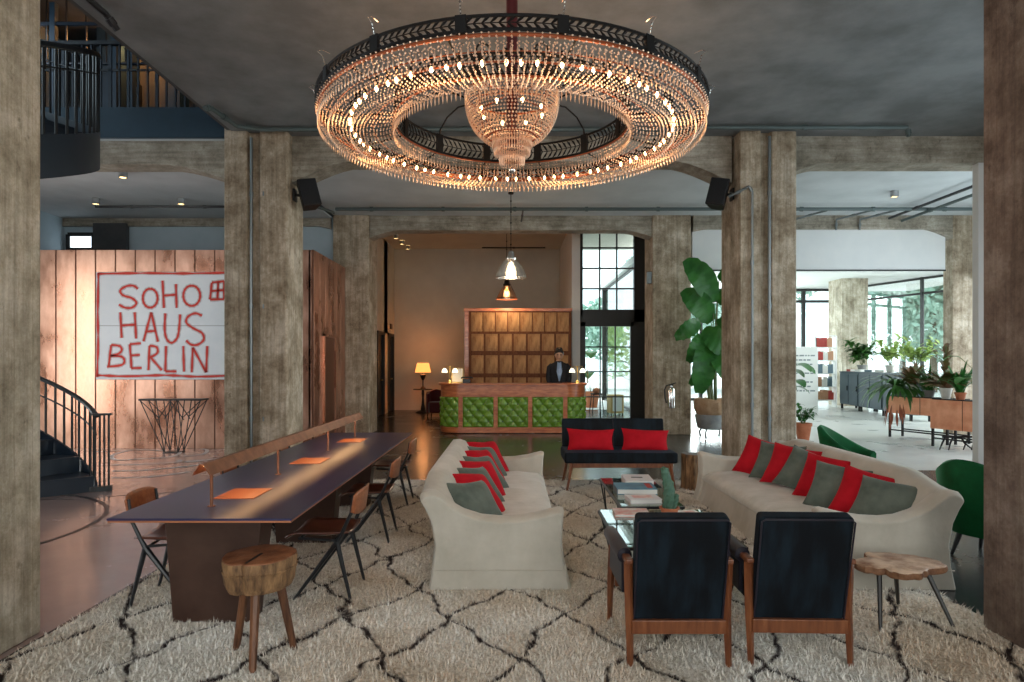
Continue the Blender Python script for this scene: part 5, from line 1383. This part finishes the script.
def paradise_plant():
    x, y = 4.12, 13.35
    t = thing('bird_of_paradise_plant', 'tall plant with huge banana like leaves between the two right piers', 'potted plant', (x, y, 0))
    MB().lathe([(.20, .17), (.30, .20), (.34, .36), (.355, .48), (.33, .48), (.32, .40)], n=28).build('zinc_bowl', M['zinc'], t)
    n = 40
    MB().loft([[((r+.02*math.sin(k*1.1+z*20))*math.cos(2*PI*k/n), (r+.02*math.cos(k*1.7+z*9))*math.sin(2*PI*k/n), z+.012*math.sin(k*1.9)) for k in range(n)] for r, z in ((.28, .44), (.33, .50), (.36, .62), (.38, .74), (.35, .80), (.32, .79), (.30, .70), (.02, .69))]).build('burlap_basket', M['basket'], t)
    for k in range(4):
        a = PI/4+k*PI/2
        MB().tube([(.22*math.cos(a), .22*math.sin(a), .22), (.30*math.cos(a), .30*math.sin(a), .10), (.27*math.cos(a), .27*math.sin(a), 0)], [.018, .014, .02], 6).build('stand_leg', M['iron'], t)
    D = 13.35
    def q(px, py, dy=0): v = W(px, py, D+dy); return Vector((v.x-x, v.y-y, v.z))
    L = [((714, 302), (686, 254), .26, -.05), ((711, 322), (683, 285), .25, .05), ((700, 322), (675, 333), .17, -.1), ((704, 344), (699, 388), .24, -.2), ((717, 302), (742, 286), .22, 0),
         ((703, 330), (728, 350), .24, -.15), ((701, 335), (688, 357), .16, -.1), ((712, 350), (735, 378), .24, -.25), ((716, 325), (748, 318), .2, .1), ((706, 360), (690, 380), .13, .1), ((719, 280), (745, 262), .2, .12)]
    for i, (b0, t0, hw, dy) in enumerate(L):
        b = q(*b0, dy); tp = q(*t0, dy-.12); root_ = Vector((.08*math.sin(i*2.1), .07*math.cos(i*1.7), .68))
        MB().tube([root_, root_.lerp(b, .5)+Vector((.05*math.sin(i), .03, .12)), b], [.022, .015, .009], 6).build('stalk', M['stem'], t)
        ax = tp-b; Ln = ax.length; u_ = ax.normalized(); sd = u_.cross(Vector((0, 1, 0))).normalized(); m = MB(); vs = []; nn = 16
        for j in range(nn+1):
            f = j/nn; w_ = hw*math.sin(PI*min(.995, .06+.90*f))**.55; c = b+ax*f+Vector((0, -.14*math.sin(PI*f), -.10*f*f))
            for kx in (-1, -.5, 0, .5, 1):
                vs.append(c+sd*w_*kx+Vector((0, -.10*abs(kx)*w_*2+.02*math.sin(j*1.9+kx*3), .015*math.sin(j*2.3)*abs(kx))))
        fs = [(5*j+e, 5*j+e+1, 5*j+e+6, 5*j+e+5) for j in range(nn) for e in range(4)]
        m.add(vs, fs); m.build('leaf', M['leaf_dark'], t, smooth=70, fix=False)
paradise_plant()

def pot(t, r, h, m, z=0):
    MB().lathe([(r*.70, z), (r*.98, z+h*.82), (r*1.08, z+h*.83), (r*1.08, z+h), (r*.92, z+h), (r*.85, z+h*.8), (.01, z+h*.8)], n=22).build('pot', m, t)
def plant(name, label, loc, pr, ph, pm, kind, sz, lm, seed, n=26, group=None):
    t = thing(name, label, 'potted plant', loc, 0, group); pot(t, pr, ph, pm); r = random.Random(seed); m = MB(); z = ph*.8
    if kind == 'rosette':
        for k in range(n): leaf_blade(m, (0, 0, z), r.uniform(0, 2*PI), sz*r.uniform(.6, 1.1), R(r.uniform(45, 85)), R(r.uniform(40, 120)), sz*.07)
    elif kind == 'tuft':
        for k in range(n): leaf_blade(m, (r.uniform(-.04, .04), r.uniform(-.04, .04), z), r.uniform(0, 2*PI), sz*r.uniform(.6, 1.1), R(r.uniform(55, 88)), R(r.uniform(20, 70)), sz*.045)
    elif kind == 'bushy':
        st = MB()
        for k in range(7):
            a = r.uniform(0, 2*PI); q = r.uniform(.1, .5)*sz; e = Vector((q*math.cos(a), q*math.sin(a), z+sz*r.uniform(.35, .8)))
            st.tube([(0, 0, z), (e.x*.4, e.y*.4, z+(e.z-z)*.5), e], [.010, .007, .004], 5)
            for j in range(n//5+3):
                b_ = Vector((0, 0, z)).lerp(e, r.uniform(.4, 1)); leaf_blade(m, b_, r.uniform(0, 2*PI), sz*r.uniform(.18, .32), R(r.uniform(0, 60)), R(60), sz*.045, 5)
        st.build('stems', M['stem'], t)
    elif kind == 'broad':
        st = MB()
        for k in range(n):
            a = r.uniform(0, 2*PI); q = r.uniform(.15, .5)*sz; e = Vector((q*math.cos(a), q*math.sin(a), z+sz*r.uniform(.3, .8)))
            st.tube([(0, 0, z), (e.x*.3, e.y*.3, z+(e.z-z)*.6), e], .006, 5); leaf_blade(m, e, a, sz*r.uniform(.35, .5), R(20), R(80), sz*.13)
        st.build('stems', M['stem'], t)
    elif kind == 'spike':
        for k in range(n): leaf_blade(m, (0, 0, z), r.uniform(0, 2*PI), sz*r.uniform(.4, .6), R(r.uniform(30, 70)), R(60), sz*.06)
        for k in range(14): leaf_blade(m, (0, 0, z+sz*.35+.03*k), r.uniform(0, 2*PI), sz*.22, R(60), R(50), sz*.04, 4)
        MB().cyl((0, 0, z), (0, 0, z+sz*.8), .014, .008, 6).build('stem', M['stem'], t)
    m.build('foliage', lm, t, smooth=70, fix=False); return t
# terracotta tree by the pier
plant('potted_shrub', 'small shrub in a terracotta pot on the pale floor beside the right pier', (5.78, 12.9, 0), .155, .34, M['terracotta'], 'bushy', .62, M['leaf_dark'], 5, 60)

# copper planters
def planter(label, p0, p1, zt, zb, dpt, leg_h):
    p0 = Vector(p0); p1 = Vector(p1); d = p1-p0; L = d.length; ang = math.atan2(d.y, d.x)
    t = thing('copper_planter', label, 'planter', (p0.x, p0.y, 0), ang)
    m = MB().b(0, L, 0, dpt, zb, zt); m.build('copper_box', M['copper_red'], t, bevel=.006)
    MB().b(.02, L-.02, .02, dpt-.02, zt, zt+.012).build('top_edge', M['iron'], t)
    MB().b(L*.5-.006, L*.5+.006, -.004, 0, zb, zt).build('seam', M['copper_seam'], t)
    for x in (.03, L-.03):
        for y in (.03, dpt-.03): MB().b(x-.018, x+.018, y-.018, y+.018, 0, zb+.02).build('leg', M['iron'], t)
    MB().b(.03, L-.03, .015, .045, .14, .165).b(.03, L-.03, dpt-.045, dpt-.015, .14, .165).build('stretcher', M['iron'], t)
    return t, p0, d.normalized(), L
pl1, P0, D0, L1 = planter('copper planter on black legs, the farther left one with trailing plant', (7.80, 13.5, 0), (8.30, 12.15, 0), .84, .50, .42, .5)
pl2, P1, D1, L2 = planter('deep copper planter on black legs nearer the right piers', (7.72, 12.0, 0), (8.15, 10.9, 0), .86, .33, .45, .33)
mk = MB()
r = random.Random(11)
tt = thing('root_sculpture', 'dark branching driftwood under the nearer copper planter', 'sculpture', (8.05, 11.45, 0))
for k in range(6):
    a = r.uniform(0, 6.28); mk.tube([(-.35+.14*k, .1, .22), (-.38+.14*k+.06*math.cos(a), .05, .12), (-.36+.14*k+.16*math.cos(a), .04*math.sin(a), .0)], [.02, .016, .010], 5)
mk.tube([(-.4, .1, .22), (.42, .1, .22)], .02, 6)
mk.build('branches', M['iron'], tt)
def on(P, D, s, off, z): q = Vector((-D.y, D.x, 0)); v = P+D*s+q*off; return (v.x, v.y, z)
PG = 'plants on the copper planters'
Z1, Z2 = .853, .873
plant('bromeliad', 'bronze leaved plant in an ivory vase on the farther planter', on(P0, D0, .42, .20, Z1), .09, .24, M['ivory_pot'], 'rosette', .66, M['leaf_red'], 21, 44, PG)
plant('leafy_plant', 'dense low green plant at the middle of the farther planter', on(P0, D0, .78, .18, Z1), .10, .14, M['grey_pot'], 'tuft', .55, M['leaf_dark'], 22, 60, PG)
plant('bromeliad', 'tall upright bronze plant at the near end of the farther planter', on(P0, D0, 1.10, .20, Z1), .10, .16, M['grey_pot'], 'spike', .95, M['leaf_red'], 23, 40, PG)
plant('bromeliad', 'tall spiky plant with orange tuft at the far end of the nearer planter', on(P1, D1, .12, .25, Z2), .095, .20, M['ivory_pot'], 'spike', 1.05, M['leaf_red'], 24, 44, PG)
plant('snake_plant', 'upright sword leaved plant in terracotta on the nearer planter', on(P1, D1, .42, .2, Z2), .09, .13, M['terracotta'], 'tuft', .62, M['leaf_dark'], 25, 40, PG)
plant('broad_leaf_plant', 'broad leaved bright green plant leaning up at the right on the planters', on(P1, D1, .78, .25, Z2), .11, .15, M['terracotta'], 'broad', .80, M['leaf'], 26, 14, PG)
plant('leafy_plant', 'dark bushy plant at the near end of the nearer planter', on(P1, D1, 1.05, .22, Z2), .10, .15, M['terracotta'], 'bushy', .55, M['leaf_dark'], 27, 60, PG)
plant('leafy_plant', 'light green grassy plant behind the ivory vase', on(P0, D0, .60, .32, Z1), .07, .12, M['grey_pot'], 'rosette', .58, M['leaf'], 28, 34, PG)
# trailing plant
t = thing('trailing_cactus', 'trailing plant spilling with rusty tips over the left end of the copper planter', 'potted plant', on(P0, D0, .12, .18, Z1), 0, PG)
pot(t, .11, .16, M['grey_pot']); m = MB(); m2 = MB(); r = random.Random(8)
for k in range(60):
    a = r.uniform(PI*.55, PI*1.75); leaf_blade(m, (.05*math.cos(a), .05*math.sin(a), .15), a, r.uniform(.45, .95), R(r.uniform(5, 55)), R(r.uniform(75, 125)), .034, 9)
for k in range(16):
    a = r.uniform(PI*.7, PI*1.5); leaf_blade(m2, (.22*math.cos(a)-.04, .22*math.sin(a)-.05, r.uniform(-.45, -.1)), a, r.uniform(.2, .4), R(-75), R(12), .02, 6)
for k in range(20): leaf_blade(m, (0, 0, .15), r.uniform(0, 6.28), r.uniform(.2, .4), R(r.uniform(50, 85)), R(80), .03, 6)
m.build('trailing_stems', M['leaf'], t, smooth=70, fix=False); m2.build('rusty_tips', M['leaf_dry'], t, smooth=70, fix=False)

# slate blue cabinets
def slate_cabinet(label, p0, p1):
    p0 = Vector(p0); p1 = Vector(p1); d = p1-p0; L = d.length; ang = math.atan2(d.y, d.x)
    t = thing('sideboard', label, 'cabinet', (p0.x, p0.y, 0), ang, 'slate blue sideboards in the garden room')
    MB().b(0, L, 0, .55, .16, 1.20).build('carcass', M['teal_cabinet'], t, bevel=.006)
    MB().b(-.01, L+.01, -.015, .56, 1.20, 1.24).build('worktop', M['teal_cabinet'], t)
    for k in range(2):
        a = .04+k*(L-.04)/2; o = MB().b(a, a+(L-.04)/2-.04, -.022, 0, .20, 1.16).build('door', M['teal_cabinet'], t, bevel=.006)
        MB().b(a+(L-.04)/2-.10, a+(L-.04)/2-.08, -.045, -.022, .62, .78).build('handle', M['iron'], o)
    for x in (.05, L-.05):
        for y in (.05, .5): MB().b(x-.03, x+.03, y-.03, y+.03, 0, .16).build('leg', M['iron'], t)
    return t
sp = [(11.05, 21.9, 0), (10.86, 20.35, 0), (10.62, 18.6, 0), (10.36, 16.9, 0)]
for k in range(3):
    slate_cabinet('slate blue sideboard in the garden room, %s' % ['the farthest beside the pale pier', 'the middle one of the row', 'the nearest of the row behind the planters'][k], sp[k], (Vector(sp[k+1])+(Vector(sp[k])-Vector(sp[k+1]))*.02))
rr = random.Random(6)
for k, (cm, lb) in enumerate((('book_red', 'red'), ('paper', 'white'), ('book_slate', 'dark'), ('paper', 'cream'))):
    q = Vector(sp[0]).lerp(Vector(sp[2]), .12+.22*k)
    book('%s book lying flat on the slate blue sideboards, number %s from the pier' % (lb, ['one', 'two', 'three', 'four'][k]), q.x+.28, q.y, 1.241, .3, .25, .07, .2*k, M[cm], None, 'books on the sideboards')
plant('sideboard_plant', 'lime green airy plant on the sideboard before the side window', (11.0, 18.9, 1.241), .13, .22, M['ivory_pot'], 'bushy', 1.15, M['leaf_lime'], 31, 120)
plant('sideboard_plant', 'full green plant on the sideboard close to the pale pier', (11.25, 20.9, 1.241), .14, .22, M['grey_pot'], 'bushy', 1.2, M['leaf'], 32, 160)
plant('sideboard_plant', 'pale yellow green plant behind the nearest planters', (10.75, 17.3, 1.241), .13, .2, M['ivory_pot'], 'bushy', 1.0, M['leaf_lime'], 33, 110)

# bookshelf with its books
t = thing('open_bookshelf', 'tall white open bookshelf with coloured books beside the pale pier', 'bookshelf', (10.75, 22.4, 0))
for x in (-.36, .36): MB().b(x-.02, x+.02, -.15, .15, 0, 2.45).build('side', M['white'], t)
for z in (.25, .70, 1.15, 1.60, 2.05, 2.45): MB().b(-.34, .34, -.15, .15, z-.015, z+.015).build('shelf', M['white'], t)
for row, (z, cols) in enumerate(((2.05, ('book_red', 'book_red', 'book_tan')), (1.60, ('book_red', 'paper', 'book_tan')), (1.15, ('book_slate', 'paper', 'book_slate')), (.70, ('book_tan', 'paper', 'book_slate')), (.25, ('book_tan', 'book_tan', 'book_red')))):
    x = 10.75-.32
    for k in range(9):
        wd = rr.uniform(.045, .075); hh = rr.uniform(.24, .34); m = M[cols[(k*3)//9]]
        b_ = thing('shelved_book', '%s spine from the left on the %s shelf of the white bookshelf, %s' % (['first', 'second', 'third', 'fourth', 'fifth', 'sixth', 'seventh', 'eighth', 'ninth'][k], ['top', 'second highest', 'middle', 'second lowest', 'lowest'][row], cols[(k*3)//9].replace('book_', '').replace('paper', 'cream')), 'book', (x+wd/2, 22.33, z+.016), 0, 'books on the white open shelf')
        MB().b(-wd/2+.003, wd/2-.003, -.11, .11, 0, hh).build('cover', m, b_, bevel=.004, seg=1); x += wd
# white lettered panel
t = thing('notice_panel', 'white standing panel with faint grey printed lines in the garden room', 'notice board', (8.6, 19.2, 0), R(-4))
MB().b(-.42, .42, -.02, .02, .0, 2.0).build('board', M['white'], t, bevel=.005)
r = random.Random(2)
for k in range(9):
    z = 1.72-.13*k
    if k in (3, 5): continue
    x = -.28; m = MB()
    while x < .22: q = r.uniform(.04, .14); m.b(x, x+q, -.0225, -.0205, z, z+.04); x += q+.03
    m.build('text_line', M['pipe'], t)
# garden room greenery and furniture seen past the pier
plant('garden_room_plant', 'bright lime bush behind the white notice panel', (9.45, 23.6, 0), .26, .9, M['ivory_pot'], 'bushy', 1.9, M['leaf_lime'], 41, 260)
plant('garden_room_plant', 'dark large leaved plant at the left edge of the garden room beside the pier', (5.95, 14.9, 0), .25, .6, M['grey_pot'], 'broad', 1.35, M['leaf_dark'], 42, 12)

# green tub chairs
def tub_chair(label, loc, rz):
    t = thing('green_tub_chair', label, 'armchair', loc, rz, 'emerald velvet tub chairs')
    rings = []
    for i in range(31):
        a = -125+250*i/30; q = abs(a)/125; zt = .80-.30*(q*q*(3-2*q)); rr_ = .30
        c, s = math.cos(R(a+180)), math.sin(R(a+180)); fl = .06*(1-q)
        rings.append([((rr_-.02)*c, (rr_-.02)*s, .20), ((rr_+.02+fl*.4)*c, (rr_+.02+fl*.4)*s, .5*zt), ((rr_+.04+fl)*c, (rr_+.04+fl)*s, zt-.03), ((rr_+.01+fl)*c, (rr_+.01+fl)*s, zt), ((rr_-.03+fl)*c, (rr_-.03+fl)*s, zt-.02), ((rr_-.06)*c, (rr_-.06)*s, .45), ((rr_-.08)*c, (rr_-.08)*s, .2)])
    MB().loft(rings).build('backrest', M['green_velvet'], t, smooth=70, bevel=0)
    MB().lathe([(.22, .20), (.25, .26), (.25, .38), (.22, .43), (.01, .445)], n=30).build('seat', M['green_velvet'], t, smooth=60)
    for k in range(4):
        a = PI/4+k*PI/2; MB().tube([(.2*math.cos(a), .2*math.sin(a), .22), (.27*math.cos(a), .27*math.sin(a), 0)], [.024, .012], 8).build('leg', M['black'], t)
    return t
g1 = tub_chair('emerald tub chair farther away behind the right sofa', (3.98, 7.55, 0), R(-35))
g2 = copy_tree(g1, None, 'emerald tub chair nearer, between the right sofa and the right foreground pier'); g2.location = (3.80, 5.15, 0); g2.rotation_euler = (0, 0, R(25))

# ================================================================== OUTSIDE
gb = MB().b(-30, 3.87, 17.5, 27, -.25, -.03).b(-30, 60, 27, 80, -.25, -.03).b(16.5, 60, 8, 27, -.25, -.03)
o = gb.build('ground_outside', M['paving']); o['kind'] = 'structure'; o['label'] = 'pale paving outside'
def tree(label, x, y, h, rad, seed, lm='leaf_tree_hazed', n=2600, size=.22):
    t = thing('tree', label, 'tree', (x, y, -.03), 0, 'trees outside the garden room')
    MB().tube([(0, 0, 0), (.1, 0, h*.3), (-.05, .1, h*.6)], [.22, .16, .08], 8).build('trunk', M['trunk'], t)
    m = MB(); g = np.random.default_rng(seed)
    for k in range(6): leaf_cloud(m, (g.uniform(-.5, .5)*rad, g.uniform(-.5, .5)*rad, h*.35+g.uniform(0, .5)*h), (rad*.65, rad*.65, h*.25), n//6, size, g)
    m.build('crown', M[lm], t, smooth=None, fix=False)
tree('broad haze paled green tree filling the left half of the side window', 22.0, 34.0, 9.5, 4.2, 1, n=9000, size=.19)
tree('broad haze paled green tree filling the right half of the side window', 26.5, 31.5, 10.0, 4.5, 2, n=9000, size=.19)
tree('tree beyond the far windows of the garden room, right', 13.5, 38, 8.5, 4.0, 3, n=9000, size=.19)
tree('tree beyond the far windows of the garden room, left', 7.5, 37, 8, 3.5, 4, n=9000, size=.19)
tree('tree beyond the glazed door', 2.2, 38, 4.2, 1.8, 5, n=900, size=.2, lm='leaf_lime')
tree('dense tree between the two side window trees, farther off', 27.0, 45.0, 14, 6.5, 6, n=8000, size=.42)
t = thing('porch_column', 'pale concrete column outside the glazed door', 'column', (4.6, 24.5, -.03))
MB().b(-.35, .25, -.3, .3, 0, 5.2).build('shaft', M['wall_white'], t, bevel=.02)
plant('yard_plant', 'green banana like plant outside the tall window', (2.75, 22.6, -.03), .3, .55, M['terracotta'], 'broad', 1.9, M['leaf'], 51, 7)
t = thing('yard_cabinet', 'small ochre wooden cabinet outside the glazed door', 'cabinet', (3.05, 19.2, -.03), R(8))
MB().b(-.2, .2, -.2, .2, .08, .62).build('carcass', M['sand'], t, bevel=.01); MB().b(-.14, .14, -.21, -.2, .14, .56).build('door', M['white'], t)
for sx in (-1, 1):
    for sy in (-1, 1): MB().b(sx*.17-.015, sx*.17+.015, sy*.17-.015, sy*.17+.015, 0, .08).build('leg', M['iron'], t)
t = thing('yard_stool', 'dark stool with orange cushion outside the glazed door', 'stool', (2.55, 19.6, -.03), R(8))
MB().b(-.15, .15, -.15, .15, .60, .64).build('seat', M['iron'], t); MB().sph((0, 0, .72), .12, 12, (1, 1, .7)).build('cushion', M['terracotta'], t)
for sx in (-1, 1):
    for sy in (-1, 1): MB().tube([(sx*.12, sy*.12, .6), (sx*.18, sy*.18, 0)], .014, 6).build('leg', M['iron'], t)
